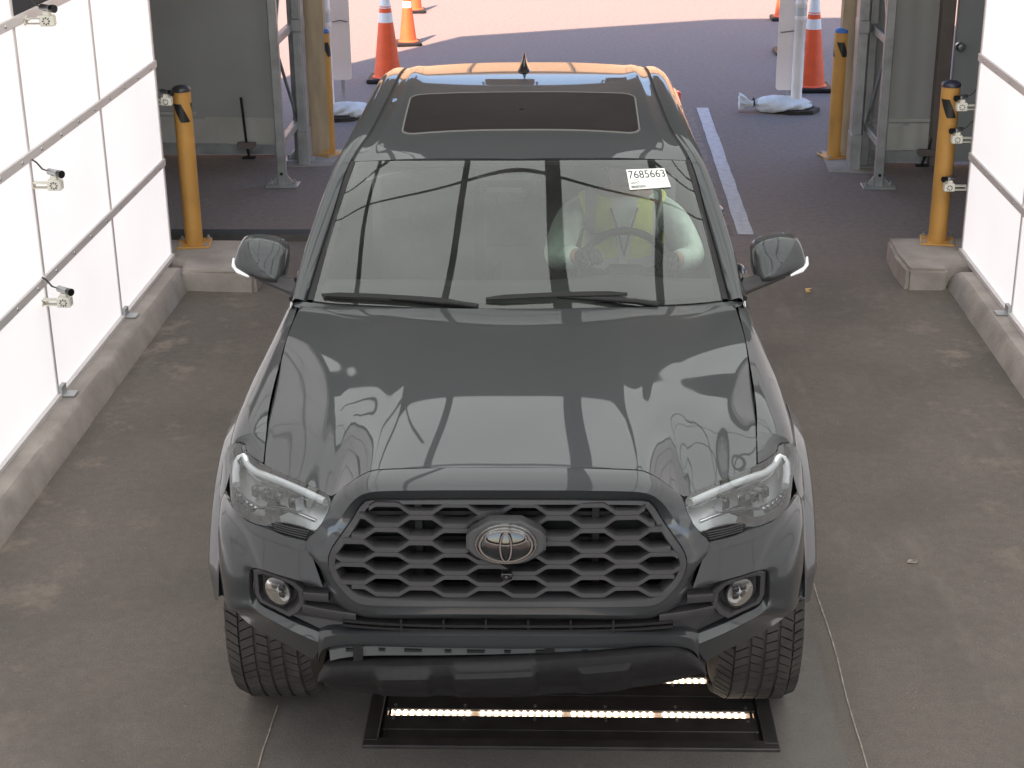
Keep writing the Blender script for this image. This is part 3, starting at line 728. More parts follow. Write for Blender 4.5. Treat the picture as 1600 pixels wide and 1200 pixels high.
# ---- grille surround
SUR = [  # outer, lip, inner
 [(0, .214, 1.162), (.163, .214, 1.161), (.273, .214, 1.158), (.376, .213, 1.153), (.417, .203, 1.140), (.455, .193, 1.116), (.496, .186, 1.080), (.505, .150, 1.060), (.538, .118, 1.008), (.570, .119, .974), (.566, .108, .945), (.546, .097, .918), (.514, .074, .850), (.49, .062, .805), (.44, .047, .777), (.391, .039, .766), (.161, .023, .775), (0, .022, .777)],
 [(0, .115, 1.137), (.158, .115, 1.137), (.265, .115, 1.136), (.362, .119, 1.131), (.402, .124, 1.120), (.432, .126, 1.098), (.460, .124, 1.062), (.475, .118, 1.035), (.503, .106, .990), (.525, .098, .945), (.530, .090, .915), (.517, .078, .875), (.48, .055, .832), (.448, .042, .808), (.405, .032, .793), (.365, .024, .788), (.161, .010, .797), (0, .009, .797)],
 [(0, .092, 1.118), (.157, .093, 1.117), (.264, .096, 1.114), (.373, .104, 1.110), (.397, .107, 1.106), (.418, .106, 1.085), (.438, .103, 1.05), (.452, .101, 1.03), (.476, .096, .995), (.500, .093, .956), (.508, .089, .925), (.496, .078, .885), (.462, .060, .843), (.43, .049, .818), (.405, .042, .812), (.36, .036, .813), (.16, .026, .818), (0, .025, .819)]]
def ringrow(P, n=70):
    return np.asarray(P, float)
def recess(P, k=1.0):
    out = []
    for x, y, z in P:
        q = min(1, max(0, (z-.97)/.12)); d = .036*k*q*q*(3-2*q); out.append((x, y+d, z-.37*d))
    return out
SUR[2] = recess(SUR[2])
for k_ in range(11, 18):
    x, y, z = SUR[1][k_]; SUR[1][k_] = (x, y+.012, z-.004); x, y, z = SUR[0][k_]; SUR[0][k_] = (x, y+.014, z-.003)
rows = [sym(r) for r in SUR]
o_, l_, i_ = [np.array(r) for r in rows]
def lp(a, c, t): return a*(1-t)+c*t
back_o = o_+(0, .03, -.012); back_i = i_+(0, .06, 0)
L6 = [back_o, o_, lp(o_, l_, .06)+(0, -.003, .002), lp(o_, l_, .5)+(0, -.004, .004), lp(o_, l_, .92)+(0, -.001, .002), lp(l_, i_, .06)+(0, -.001, 0), lp(l_, i_, .5), i_, back_i]
G = np.stack([poly(r, 131) for r in L6])
t = chord(o_); t /= t[-1]
G = np.stack([pch(t, r, np.linspace(0, 1, 151)) for r in L6])
b = MB(); b.grid(G, closed=False); part(b, 'grille_surround', PAINT, 38)
# ---- grille
GR = thing('grille', '', ''); del GR['label']; del GR['category']; bpy.data.objects.remove(GR)
GI = [(0, .082, 1.103), (.157, .083, 1.103), (.24, .088, 1.101), (.350, .094, 1.097), (.378, .097, 1.094), (.395, .096, 1.078), (.413, .095, 1.047), (.426, .092, 1.025), (.455, .090, .978), (.474, .087, .950), (.481, .084, .925), (.474, .077, .898), (.442, .062, .862), (.415, .053, .842), (.390, .046, .837), (.34, .040, .836), (.16, .032, .838), (0, .030, .839)]
GI = recess(GI)
gi = np.array(sym(GI)); io = i_+(0, -.002, 0)
io2 = lp(io, gi, .04); t2 = chord(io); t2 /= t2[-1]
G = np.stack([pch(t2, r, np.linspace(0, 1, 131)) for r in [io+(0, .05, 0), io2+(0, .012, 0), lp(io, gi, .12)+(0, -.006, 0), lp(io, gi, .8)+(0, -.008, 0), gi, gi+(0, .045, 0)]])
b = MB(); b.grid(G); GRL = part(b, 'grille', GRILLE, 38)
b = MB(); b.prism([(x*1.08, z+(z-.95)*.06) for x, y, z in sym(GI)], .165, .17, axis='y'); part(b, 'grille_backing', DARK, None, GRL)
b = MB()
for z in (.89, .97, 1.05): b.box((0, .15, z), (.8, .012, .012))
for x in (-.25, .25): b.box((x, .14, .96), (.02, .02, .25))
part(b, 'radiator_bar', BLACK, None, GRL)
def inside_half(z):   # half width of the opening at height z
    zs = [p[2] for p in GI][4:15][::-1]; us = [p[0] for p in GI][4:15][::-1]
    return float(np.interp(z, zs, us))
def gs(u, z): # front plane of the mesh
    return float(np.interp(z, [.83, .98, 1.10], [.034, .062, .120]))+.24*max(0, abs(u)-.1)**2*.35
PER = .1925; AMP = .0098; NB = 8; Z0, Z1 = .8545, 1.078
def wave(x, k):
    ph = ((x/PER)+.25+(.5 if k % 2 else 0)) % 1.0
    tri = abs(ph*2-1); return (-1 if k % 2 == 7 else 1)*max(-1, min(1, (tri-.5)*6))
for k in range(NB):
    zk = Z0+(Z1-Z0)*k/(NB-1); zz = min(max(zk, .845), 1.09); hw = inside_half(zz)+.006
    n = 150; rows = []; sg = 1
    for i in range(n+1):
        x = -hw+2*hw*i/n; z = zk+AMP*wave(x, k); y = gs(x, z); th = .0088
        rows.append([(x, y+.050, z+th*.6), (x, y+.006, z+th), (x, y+.000, z+th*.75), (x, y-.002, z-th*.55), (x, y+.004, z-th), (x, y+.050, z-th*.9)])
    b = MB(); b.grid(rows, closed=True); part(b, 'grille_bar', GRILLE, 40, GRL)
# emblem
EZ, EY = 1.019, .030
def ell(a, c, n=64, cx=0, cz=0): return [(cx+a*math.cos(2*math.pi*k/n), cz+c*math.sin(2*math.pi*k/n)) for k in range(n)]
def tilt(b, ang=.19):
    b.v = [(x, EY+(y)-(-(z-EZ))*ang*1.0, z) for x, y, z in b.v]; return b
pad = [(-.128, .022), (-.128, -.026), (-.105, -.05), (-.07, -.071), (-.04, -.080), (.04, -.080), (.07, -.071), (.105, -.05), (.128, -.026), (.128, .022), (.112, .043), (.05, .080), (-.05, .080), (-.112, .043)]
pad = [(x*.86, z*.76) for x, z in pad]
b = MB(); n = len(pad); pv = [(x, .03, EZ+z) for x, z in pad]+[(x, -.006, EZ+z) for x, z in pad]+[(x*.93, -.012, EZ+z*.93) for x, z in pad]
b.add(pv, [(i, (i+1) % n, n+(i+1) % n, n+i) for i in range(n)]+[(n+i, n+(i+1) % n, 2*n+(i+1) % n, 2*n+i) for i in range(n)]+[tuple(range(2*n, 3*n))])
part(tilt(b), 'emblem_base', GRILLE, 30, GRL)
b = MB(); N_ = 64
rows = [[(x*k, -.012-dy, EZ+z*k) for x, z in ell(.087, .0565)] for k, dy in ((1, 0), (.995, .004), (.8, .009), (.5, .012), (.2, .0135), (.02, .014))]
b.grid(rows, closed=True); part(tilt(b), 'emblem_plate', BLACK_GLOSS, 60, GRL)
def ering(a, c, w_, h_, cx=0, cz=0, y=-.026, wz=None, n=72):
    b = MB(); wz = wz or w_; R_ = []
    for kx, yy in ((w_, .012), (w_, 0), (w_*.5, -h_), (-w_*.5, -h_), (-w_, 0), (-w_, .012)):
        R_.append([(cx+(a+kx)*math.cos(2*math.pi*k/n), y+yy, EZ+cz+(c+kx*wz/w_)*math.sin(2*math.pi*k/n)) for k in range(n)])
    b.grid(np.array(R_).transpose(1, 0, 2), closed=False); b.grid(np.array([[R_[i][-1] for i in range(6)], [R_[i][0] for i in range(6)]])); return tilt(b)
part(ering(.083, .053, .0024, .003, y=-.016), 'emblem_rim', DKCHROME, 40, GRL)
part(ering(.0725, .045, .005, .004, y=-.022, wz=.0045), 'emblem_oval', DKCHROME, 40, GRL)
part(ering(.0565, .0185, .0045, .004, cz=.0215, y=-.027, wz=.004), 'emblem_oval', DKCHROME, 40, GRL)
part(ering(.0155, .0395, .0045, .004, cz=-.002, y=-.029, wz=.004), 'emblem_oval', DKCHROME, 40, GRL)
b = MB(); b.box((0, .036, .912), (.03, .03, .022), bev=.004); b.lathe([(.009, .018), (.008, .014), (0, .012)], 14, (0, 0, .912), axis='y'); part(b, 'front_camera', BLACK_GLOSS, 40, GRL)
# ---- bumper corners
CO = [(.567, .115, .974), (.600, .131, .974), (.640, .148, .976), (.684, .177, .980), (.754, .231, .978), (.817, .310, .988), (.878, .47, .955), (.890, .47, .809), (.887, .47, .687), (.878, .45, .619), (.853, .41, .580), (.766, .255, .612), (.656, .175, .600), (.575, .135, .575)]
CI = [(.523, .074, .849), (.555, .086, .853), (.584, .096, .855), (.643, .122, .859), (.704, .159, .858), (.735, .181, .854), (.756, .196, .834), (.759, .192, .8), (.76, .193, .757), (.756, .188, .730), (.735, .171, .712), (.683, .136, .700), (.614, .102, .682), (.537, .079, .658)]
CR = [(.523, .11, .845), (.555, .12, .848), (.584, .13, .850), (.643, .155, .853), (.700, .190, .850), (.728, .21, .846), (.744, .222, .828), (.746, .222, .8), (.748, .222, .765), (.745, .212, .745), (.731, .188, .732), (.680, .154, .721), (.611, .120, .705), (.532, .096, .685)]
def corner():
    co, ci, cr = np.array(CO), np.array(CI), np.array(CR); R_ = [co+(-.004, .012, 0)]
    for q in (0, .12, .3, .5, .7, .88, .97, 1.0):
        r = lp(co, ci, q)
        for i in range(len(r)):
            sfv = Sf(min(r[i][0], .868), r[i][2])
            if i <= 5: r[i][1] = lp(co[i][1], ci[i][1], q)*.0+sfv if 0 < q < 1 else r[i][1]
            elif i <= 9:
                a = q; uo, so_ = co[i][0], co[i][1]; ui, si = ci[i][0], ci[i][1]
                ang = (1-a)*math.pi/2                         # quarter ellipse round the corner
                r[i][0] = ui+(uo-ui)*math.sin(ang)**.9; r[i][1] = so_+(si-so_)*(1-(1-math.cos(ang))**1.0)
        R_.append(r)
    R_ += [lp(ci, cr, .15)+(0, -.003, 0), lp(ci, cr, .85)+(0, 0, 0), cr, cr+(0, .05, 0)]
    t = chord(ci); t /= t[-1]
    return np.stack([pch(t, r, np.linspace(0, 1, 90)) for r in R_])
GC = corner()
for mi_ in (False, True):
    b = MB(); b.grid(GC, flip=True); part(b, 'bumper_corner', PAINT, 40, None, mi_)
# fog lamps
FP = [(.742, .842), (.722, .853), (.640, .852), (.612, .846), (.586, .825), (.583, .786), (.604, .752), (.632, .730), (.728, .745), (.742, .765)]
def fog():
    n = len(FP); cx, cz = .662, .802; P = np.array(FP)
    def row(k, off): return [(cx+(x-cx)*k, Sf(cx+(x-cx)*k, .80)+off, cz+(z-cz)*k) for x, z in P]
    R_ = [row(1.04, .04), row(1.04, .018), row(.98, .010), row(.82, .012), row(.70, .045), row(.55, .055)]
    b = MB(); b.grid(R_, closed=True); b.add(R_[-1], [tuple(range(n))]); return b
def lampdisc(b, r, y, cx=.665, cz=.803, dome=.012, yaw=.45):
    rows = []
    for k in (1, .9, .7, .4, .05):
        rows.append([(cx+r*k*math.cos(a)*math.cos(yaw), y+r*k*math.cos(a)*math.sin(yaw)-dome*(1-k*k), cz+r*k*math.sin(a)) for a in [2*math.pi*j/28 for j in range(28)]])
    b.grid(rows, closed=True, flip=True); return b
for mi_ in (False, True):
    o = part(fog(), 'fog_lamp', PLASTIC, 30, None, mi_)
    b = MB(); b.lathe([(.049, .02), (.049, -.012), (.043, -.012), (.040, .012)], 28, (0, 0, 0), axis='y'); b.v = [(.665+x*math.cos(.45)-y*math.sin(.45)*.3, .148+y+x*math.sin(.45), .803+z) for x, y, z in b.v]; part(b, 'lamp_ring', BLACK_GLOSS, 40, o, mi_)
    b = MB(); lampdisc(b, .042, .150, dome=-.008); part(b, 'reflector', FOGR, 60, o, mi_)
    b = MB(); lampdisc(b, .016, .148, dome=.010); part(b, 'projector', LAMP_DARK, 60, o, mi_)
    b = MB()
    for dx, dz in ((-.012, .010), (.010, .012), (-.012, -.012), (.011, -.011)): b.box((.665+dx, .141+dx*.48, .803+dz), (.019, .012, .017), rot=Matrix.Rotation(.45, 3, 'Z'), bev=.003)
    b.box((.665, .143, .826), (.06, .008, .003), rot=Matrix.Rotation(.45, 3, 'Z')); part(b, 'lamp_fin', BLACK_GLOSS, None, o, mi_)
    b = MB(); lampdisc(b, .043, .136, dome=.005); part(b, 'lens', FOGLENS, 60, o, mi_)
    # dark intake between fog lamp and grille, with two blades
    IN = [(.600, .850), (.515, .848), (.490, .805), (.440, .777), (.391, .764), (.40, .718), (.54, .690), (.64, .72), (.62, .80)]
    b = MB(); nI = len(IN); v = [(x, Sf(x, .8)+.045, z) for x, z in IN]; b.add(v, [tuple(range(nI))]); o2 = part(b, 'side_intake', PLASTIC, None, None, mi_)
    for (xa, za, xb, zb) in ((.585, .818, .508, .826), (.590, .778, .43, .772)):
        rows = []
        for q in range(9):
            x = xa+(xb-xa)*q/8; z = za+(zb-za)*q/8; y = Sf(x, .8)
            rows.append([(x, y+.045, z+.004), (x, y+.008, z+.006), (x, y+.006, z-.001), (x, y+.012, z-.022), (x, y+.045, z-.026)])
        b = MB(); b.grid(rows); part(b, 'intake_blade', PLASTIC, 40, o2, mi_)
# lower intake
b = MB(); P = sym([(0, .060, .79), (.161, .061, .788), (.391, .075, .782), (.47, .085, .79)]); Q = [(x, y, .69) for x, y, z in P]; b.grid([P, Q]); LI = part(b, 'lower_intake', DARK)
for z, M_ in ((.752, BLACK), (.737, BLACK)):
    rows = []
    for q in range(31):
        x = -.47+.94*q/30; y = Sf(x, .78)+.006; rows.append([(x, y+.05, z+.004), (x, y, z+.004), (x, y, z-.004), (x, y+.05, z-.005)])
    b = MB(); b.grid(rows); part(b, 'intake_slat', M_, None, LI)
b = MB()
for x in (-.30, -.18, -.06, .06, .18, .30): b.box((x, .045, .745), (.006, .03, .05))
part(b, 'intake_rib', BLACK, None, LI)
# painted lower valance
VT = [(0, .045, .733), (.16, .046, .732), (.272, .050, .729), (.393, .062, .720), (.450, .075, .714), (.490, .082, .709), (.520, .092, .703), (.545, .105, .69)]
VB = [(0, .020, .684), (.16, .021, .685), (.274, .026, .686), (.40, .042, .682), (.478, .055, .673), (.520, .070, .655), (.545, .085, .625), (.553, .098, .585)]
vt, vb = np.array(sym(VT))+(0, -.014, .005), np.array(sym(VB)); tt = chord(vt); tt /= tt[-1]
G = np.stack([pch(tt, r, np.linspace(0, 1, 81)) for r in [vt+(0, .05, -.004), vt, lp(vt, vb, .35)+(0, -.012, .010), lp(vt, vb, .75)+(0, -.006, .008), vb+(0, -.002, .003), vb, vb+(0, .03, -.003)]])
b = MB(); b.grid(G); part(b, 'lower_valance', PAINT, 40)
# exposed bracket strip with clips
BRK = mat('bare bracket grey', (.10, .103, .103), .5, .1)
rows = []
for q in range(41):
    x = -.515+1.03*q/40; a = abs(x)/.55; y = .036+.045*a**3; zt = .678-.05*a**7; dz = np.interp(x, [-.515, 0, .4, .515], [.038, .022, .006, .004]); rows.append([(x, y+.02, zt), (x, y, zt-.003), (x, y+.002, zt-dz), (x, y+.03, zt-dz-.004)])
b = MB(); b.grid(rows); BR = part(b, 'bumper_bracket', BRK, 40)
b = MB()
for x, wd in ((-.44, .05), (-.36, .018), (-.27, .05), (-.17, .018), (-.09, .05), (.0, .018), (.10, .04), (.22, .018), (.30, .035)):
    a = abs(x)/.55; b.box((x, .034+.045*a**3, .667-.05*a**7), (wd, .008, .008))
part(b, 'clip_slot', BLACK, None, BR)
b = MB()
for x in (-.43, .12):
    b = MB(); b.box((x, .035+.02*(x < 0), .64), (.028, .008, .075)); part(b, 'clip_tab', BLACK, None, BR)
b = MB(); b.box((0, .16, .62), (1.0, .12, .12)); part(b, 'bumper_beam', DARK)
# black skid panel hanging lower at its right-hand end
ST = [(-.560, .112, .530), (-.535, .085, .575), (-.503, .064, .603), (-.464, .048, .615), (-.276, .018, .637), (0, .006, .655), (.2, .008, .668), (.40, .028, .676), (.470, .044, .673), (.532, .082, .635), (.573, .110, .567)]
SB = [(-.556, .118, .514), (-.520, .098, .502), (-.490, .088, .500), (-.434, .078, .500), (-.282, .060, .504), (0, .052, .509), (.201, .052, .520), (.386, .064, .534), (.450, .074, .539), (.510, .090, .545), (.566, .115, .553)]
st, sb = np.array(ST), np.array(SB); tt = chord(lp(st, sb, .5)); tt /= tt[-1]; N_ = 121; te = np.linspace(0, 1, N_)
st, sb = pch(tt, st, te), pch(tt, sb, te)
def skid():
    out = []
    R_ = [st+(0, .06, -.01), st+(0, .012, .002)]
    for q in (.03, .12, .2, .26, .32, .5, .7, .78, .84, .92, 1.0):
        r = lp(st, sb, q); r[:, 1] -= .022*math.sin(math.pi*min(1, q*1.15+.12))
        for i in range(N_):
            x = r[i][0]
            box = lambda a, c, w_: min(1, max(0, (min(x-a, c-x))/w_))
            k = max(box(-.38, -.215, .014) if q > .18 else 0, box(-.16, .085, .014), box(.20, .35, .014) if q > .22 else 0)
            r[i][1] -= .024*k*(1 if .2 < q < .86 else .35 if q >= .12 else 0)
        R_.append(r)
    R_ += [sb+(0, .03, -.004), sb+(0, .16, .01)]
    return np.stack(R_)
b = MB(); b.grid(skid()); part(b, 'skid_panel', BLACK, 42)
# ---- headlights
HT = [(.504, .160, 1.066), (.511, .19, 1.080), (.529, .215, 1.082), (.587, .27, 1.083), (.654, .34, 1.078), (.737, .425, 1.074), (.775, .475, 1.070), (.801, .52, 1.070), (.816, .560, 1.078), (.832, .582, 1.082), (.848, .585, 1.078)]
HB = [(.508, .140, 1.045), (.530, .122, 1.020), (.544, .118, 1.008), (.590, .135, 1.016), (.616, .148, 1.016), (.671, .175, 1.005), (.715, .200, .985), (.750, .226, .983), (.792, .272, .986), (.825, .345, .990), (.852, .470, 1.015)]
def hl_rows(off, k0=0., k1=1., nq=13, bul=.012):
    ht, hb = np.array(HT), np.array(HB); cen = np.array([.68, .27, 1.035]); R_ = []
    for q in np.linspace(0, 1, nq):
        r = lp(hb, ht, q); bulge = bul*math.sin(math.pi*q)
        for i in range(len(r)):
            a = i/(len(r)-1); nx = .25+.75*max(0, a-.5)*2; nrm = np.array([nx, -.75, .75]); nrm /= np.linalg.norm(nrm)
            r[i] += nrm*(bulge-off)
        R_.append(r)
    return np.stack(R_)
def resample(R_, n, ku='p'):
    t = np.mean([chord(r) for r in R_], 0); t /= t[-1]; return np.stack([KIND[ku](t, r, np.linspace(0, 1, n)) for r in R_])
LG = resample(hl_rows(0), 60)
def on_lens(a, q, off=0.):          # a along (0 inner .. 1 outer), q from bottom to top
    i = a*(LG.shape[1]-1); j = q*(LG.shape[0]-1); i0, j0 = min(int(i), LG.shape[1]-2), min(int(j), LG.shape[0]-2); fi, fj = i-i0, j-j0
    p = LG[j0, i0]*(1-fi)*(1-fj)+LG[j0, i0+1]*fi*(1-fj)+LG[j0+1, i0]*(1-fi)*fj+LG[j0+1, i0+1]*fi*fj
    nx = .25+.75*max(0, a-.5)*2; nr = np.array([nx, -.75, .75]); return tuple(p-nr/np.linalg.norm(nr)*off)
for mi_ in (False, True):
    b = MB(); b.grid(resample(hl_rows(.055, bul=.0), 60)*np.array([1, 1, 1])); 
    e0, e1 = LG, resample(hl_rows(.055, bul=0), 60)
    for (p, q) in ((LG[0], e1[0]), (LG[-1], e1[-1]), (LG[:, 0], e1[:, 0]), (LG[:, -1], e1[:, -1])): b.grid([p, q])
    hlo = part(b, 'headlight', LAMP_DARK, 40, None, mi_)
    b = MB(); b.grid(LG); part(b, 'lens', LENS, 60, hlo, mi_)
    # black upper brow and rear tail of the lamp
    b = MB(); b.grid([[on_lens(a, q, .004) for a in np.linspace(0.02, 1, 50)] for q in (.86, .93, 1.0)]); b.grid([[on_lens(a, q, .004) for a in np.linspace(.80, 1, 12)] for q in (.66, .76, .86)]); part(b, 'brow', BLACK_GLOSS, 40, hlo, mi_)
    b = MB(); b.grid([[on_lens(a, q, .006) for a in np.linspace(0.42, 1, 40)] for q in (0, .06, .13)]); part(b, 'lower_trim', PLASTIC, 40, hlo, mi_)
    # light guide: long upper arm, turned down at the outer end
    path = [on_lens(a, .80-.06*(a > .9), .014) for a in np.linspace(.06, .80, 22)]+[on_lens(.87, .70, .014), on_lens(.90, .58, .014), on_lens(.885, .42, .014), on_lens(.85, .30, .014)]
    b = MB(); b.tube(path, .0125, 8); part(b, 'light_guide', WHITE_GLOSS, 60, hlo, mi_)
    path = [on_lens(a, .70, .026) for a in np.linspace(.08, .80, 20)]
    b = MB(); b.tube(path, .006, 8); part(b, 'chrome_strip', CHROME, 60, hlo, mi_)
    b = MB(); b.tube([on_lens(a, .26, .018) for a in np.linspace(.10, .84, 24)], .006, 8); part(b, 'chrome_strip', CHROME, 60, hlo, mi_)
    for a, wd in ((.30, .03), (.42, .03), (.53, .028), (.64, .026)):
        p = Vector(on_lens(a, .50, .040)); rot = Matrix.Rotation(.75, 3, 'Z')
        b = MB(); b.box(p, (wd, .03, .036), rot=rot, bev=.006); o3 = part(b, 'projector', BLACK_GLOSS, 40, hlo, mi_)
        b2 = MB(); b2.box(p+Vector((-.016, -.012, 0)), (.003, .03, .040), rot=rot); part(b2, 'chrome_fin', CHROME, None, hlo, mi_)
    for a in (.66, .70, .74, .78, .82):
        p = Vector(on_lens(a, .20, .016)); b = MB(); b.lathe([(.015, 0), (.012, .008), (0, .011)], 10, (0, 0, 0), axis='y'); b.v = [(x+p.x, -y+p.y, z*.7+p.z) for x, y, z in b.v]; part(b, 'scalloped_reflector', CHROME, 40, hlo, mi_)
    # vent below the lamp
    VN = [(.680, .176, .996), (.668, .172, 1.006), (.545, .118, 1.004), (.567, .119, .976), (.590, .127, .973), (.667, .166, .981)]
    b = MB(); n = len(VN); b.add([(x, y+.008, z) for x, y, z in VN], [tuple(range(n))]); vo = part(b, 'lamp_vent', BLACK, None, None, mi_)
    for q in range(4):
        za = .980+.007*q; b = MB(); b.tube([(.570-.003*q, .120+.004, za), (.62, .142+.004, za+.002), (.668, .168+.004, za+.003)], .0022, 6); part(b, 'vent_rib', PLASTIC, None, vo, mi_)
# ---- fenders
FS = [.44, .50, .58, .66, .80, 1.0, 1.2, 1.4, 1.56]
FSEC = [  # hood edge, crest, shoulder, upper side, side, low
 [(.740, 1.080), (.742, 1.079), (.744, 1.078), (.746, 1.077), (.748, 1.076)],
 [(.746, 1.098), (.765, 1.094), (.778, 1.088), (.790, 1.080), (.797, 1.070)],
 [(.752, 1.112), (.792, 1.108), (.825, 1.100), (.842, 1.091), (.852, 1.078)],
 [(.761, 1.126), (.805, 1.120), (.846, 1.106), (.872, 1.075), (.886, 1.020)],
 [(.770, 1.146), (.818, 1.135), (.858, 1.112), (.884, 1.070), (.897, 1.000)],
 [(.777, 1.168), (.824, 1.152), (.862, 1.122), (.886, 1.075), (.898, 1.000)],
 [(.783, 1.187), (.824, 1.170), (.856, 1.135), (.878, 1.075), (.886, .990)],
 [(.785, 1.200), (.822, 1.184), (.850, 1.145), (.868, 1.075), (.874, .980)],
 [(.790, 1.208), (.824, 1.190), (.850, 1.145), (.866, 1.070), (.872, .970)]]
SIDE_LOW = [(.874, .80), (.866, .62), (.842, .47)]
WC = (.955, .39)
def fender():
    ns = 70; rows = []
    for s in np.linspace(.58, 1.56, ns):
        P = pch(FS, np.array([sum(map(list, f), []) for f in FSEC]), [s])[0].reshape(-1, 2)
        zb = .47; d = abs(s-WC[0])
        if d < .60: zb = max(.47, WC[1]+math.sqrt(.60**2-d*d)-.01)
        base = P[-1][0]
        full = [tuple(p) for p in P]+[(base-.0+(u-.874), z) for u, z in SIDE_LOW]
        F_ = np.array([(u, s, z) for u, z in full]); dn = poly(F_, 80, 'p'); k = [p for p in dn if p[2] >= zb]
        if not k or k[-1][2] > zb+1e-4: k.append((k[-1][0], s, zb))
        rows.append(poly(np.array(k), 26, 'l'))
    return rows
for mi_ in (False, True):
    b = MB(); b.grid(fender(), flip=True)
    # wedge between hood and headlight, and the strip behind the lamp
    ho = [(.738+.014*q/8, .43+.15*q/8, 1.078+.034*q/8) for q in range(9)]
    ht = poly([(.741, .432, 1.075), (.777, .478, 1.073), (.804, .522, 1.074), (.820, .565, 1.083), (.852, .58, 1.078)], 9)
    ho_, ht_ = np.array(ho), np.array(ht); sc_ = np.array([(.752, .58, 1.112), (.792, .58, 1.108), (.825, .58, 1.100), (.842, .58, 1.091), (.852, .58, 1.078)]); wr = []
    for m_ in range(5):
        r = lp(ho_, ht_, m_/4); dv = sc_[m_]-r[-1]
        wr.append([r[q]+dv*(q/8)**1.5 for q in range(9)])
    b.grid(wr, flip=True)
    la = [(.848, .585, 1.078), (.856, .545, 1.050), (.854, .47, 1.010), (.860, .44, .985), (.868, .44, .965)]
    lb = [(.888, .60, 1.03), (.896, .58, 1.0), (.899, .55, .96), (.896, .50, .93), (.892, .47, .90)]
    b.grid([la, lp(np.array(la), np.array(lb), .5)+(.008, 0, .003), lb])
    part(b, 'fender', PAINT, 45, None, mi_)
    # flare
    rows = []
    for a in np.linspace(R(23), R(196), 80):
        ca, sa = -math.cos(a), math.sin(a); jn = .886+.012*math.sin(max(0, a)) ; fade = min(1, (a-R(8))/.45, (R(212)-a)/.5)
        row = []
        for r_, u in ((.655, jn), (.632, jn+.012*fade), (.600, jn+.040*fade), (.575, jn+.050*fade), (.50, jn+.049*fade), (.478, jn+.046*fade), (.470, jn+.036*fade), (.472, jn-.06)):
            s, z = WC[0]+r_*ca, WC[1]+r_*sa
            row.append((u, s, z))
        rows.append(row)
    b = MB(); b.grid(rows); part(b, 'fender_flare', PAINT, 40, None, mi_)
    b = MB(); rows = []
    for a in np.linspace(R(62), R(192), 40):
        rows.append([(u, WC[0]-.485*math.cos(a), WC[1]+.485*math.sin(a)) for u in (.88, .55)])
    b.grid(rows); b.prism([(WC[0]-.5, .35), (WC[0]+.5, .35), (WC[0]+.5, .95), (WC[0]-.5, .95)], .54, .55, axis='x'); part(b, 'wheel_arch', DARK, 60, None, mi_)
# ---- wheels
def wheel(u, s, sg):
    Rm, w_ = .39, .268; n = 70
    b = MB(); prof = [(.205, -.105), (.235, -.122), (.285, -.134), (.335, -.130), (.362, -.118), (.376, -.098), (.383, -.05), (.3835, 0), (.383, .05), (.376, .098), (.362, .118), (.335, .130), (.285, .134), (.235, .122), (.205, .105)]
    b.lathe(prof, 72, axis='x')
    # tread blocks: two shoulder rows, three inner rows
    def blk(xc, wx, a0, da, skew, r0=.376, r1=.391, lean=0.):
        v = []
        for (xx, k) in ((-wx/2, -1), (wx/2, 1)):
            for (aa, q) in ((-da/2, -1), (da/2, 1)):
                for r_ in (r0, r1):
                    a = a0+aa+skew*xx; rr_ = r_-(abs(xc+xx) > .10)*.010-(abs(xc+xx) > .125)*.012; sc = 1 if r_ == r0 else .94
                    v.append((xc+xx*sc, rr_*math.cos(a0+aa*sc+skew*xx), rr_*math.sin(a0+aa*sc+skew*xx)))
        b.add(v, [(0, 1, 3, 2), (4, 6, 7, 5), (0, 4, 5, 1), (2, 3, 7, 6), (1, 5, 7, 3)])
    for k in range(n):
        a = 2*math.pi*k/n; da = 2*math.pi/n
        for xc, wx, ph, sk, f_ in ((-.112, .045, 0, 1.0, .84), (-.062, .042, .4, -1.2, .88), (-.014, .036, .1, .9, .90), (.032, .036, .55, -.9, .90), (.078, .038, .2, 1.2, .88), (.120, .032, .6, -1.0, .84)):
            blk(xc, wx*1.05, a+ph*da, da*f_, sk)
        for sd in (-1, 1):   # sidewall lugs
            if k % 2 == 0:
                aa = a+.3*da
                v = [((sd*.128), r_*math.cos(aa+e), r_*math.sin(aa+e)) for r_ in (.345, .368) for e in (-.035, .035)]+[((sd*.136), r_*math.cos(aa+e), r_*math.sin(aa+e)) for r_ in (.345, .366) for e in (-.028, .028)]
                b.add(v, [(0, 1, 5, 4), (2, 6, 7, 3), (0, 4, 6, 2), (1, 3, 7, 5), (4, 5, 7, 6)])
    rim = MB(); rim.lathe([(.03, .075), (.065, .072), (.075, .06), (.19, .075), (.205, .100), (.212, .104), (.212, -.104), (.19, -.10), (.19, .02), (.05, .02)], 40, axis='x')
    for k in range(6):
        a = k*math.pi/3; rot = Matrix.Rotation(a, 3, 'X'); c = rot @ Vector((.068, .13, 0)); rim.box(c, (.03, .15, .055), rot=rot, bev=.008)
    if sg < 0: rim.v = [(-x, y, z) for x, y, z in rim.v]; rim.f = [q[::-1] for q in rim.f]
    o = part(rim, 'wheel', ALLOY, 40); o.location = (u, s, Rm-.002)
    part(b, 'tyre', RUBBER, 35, o)
    d = MB(); d.lathe([(.15, -.01), (.15, .01)], 24, axis='x'); part(d, 'brake_disc', SATIN, None, o)
for sg in (1, -1):
    for s in (.955, 4.20): wheel(sg*.800, s, sg)
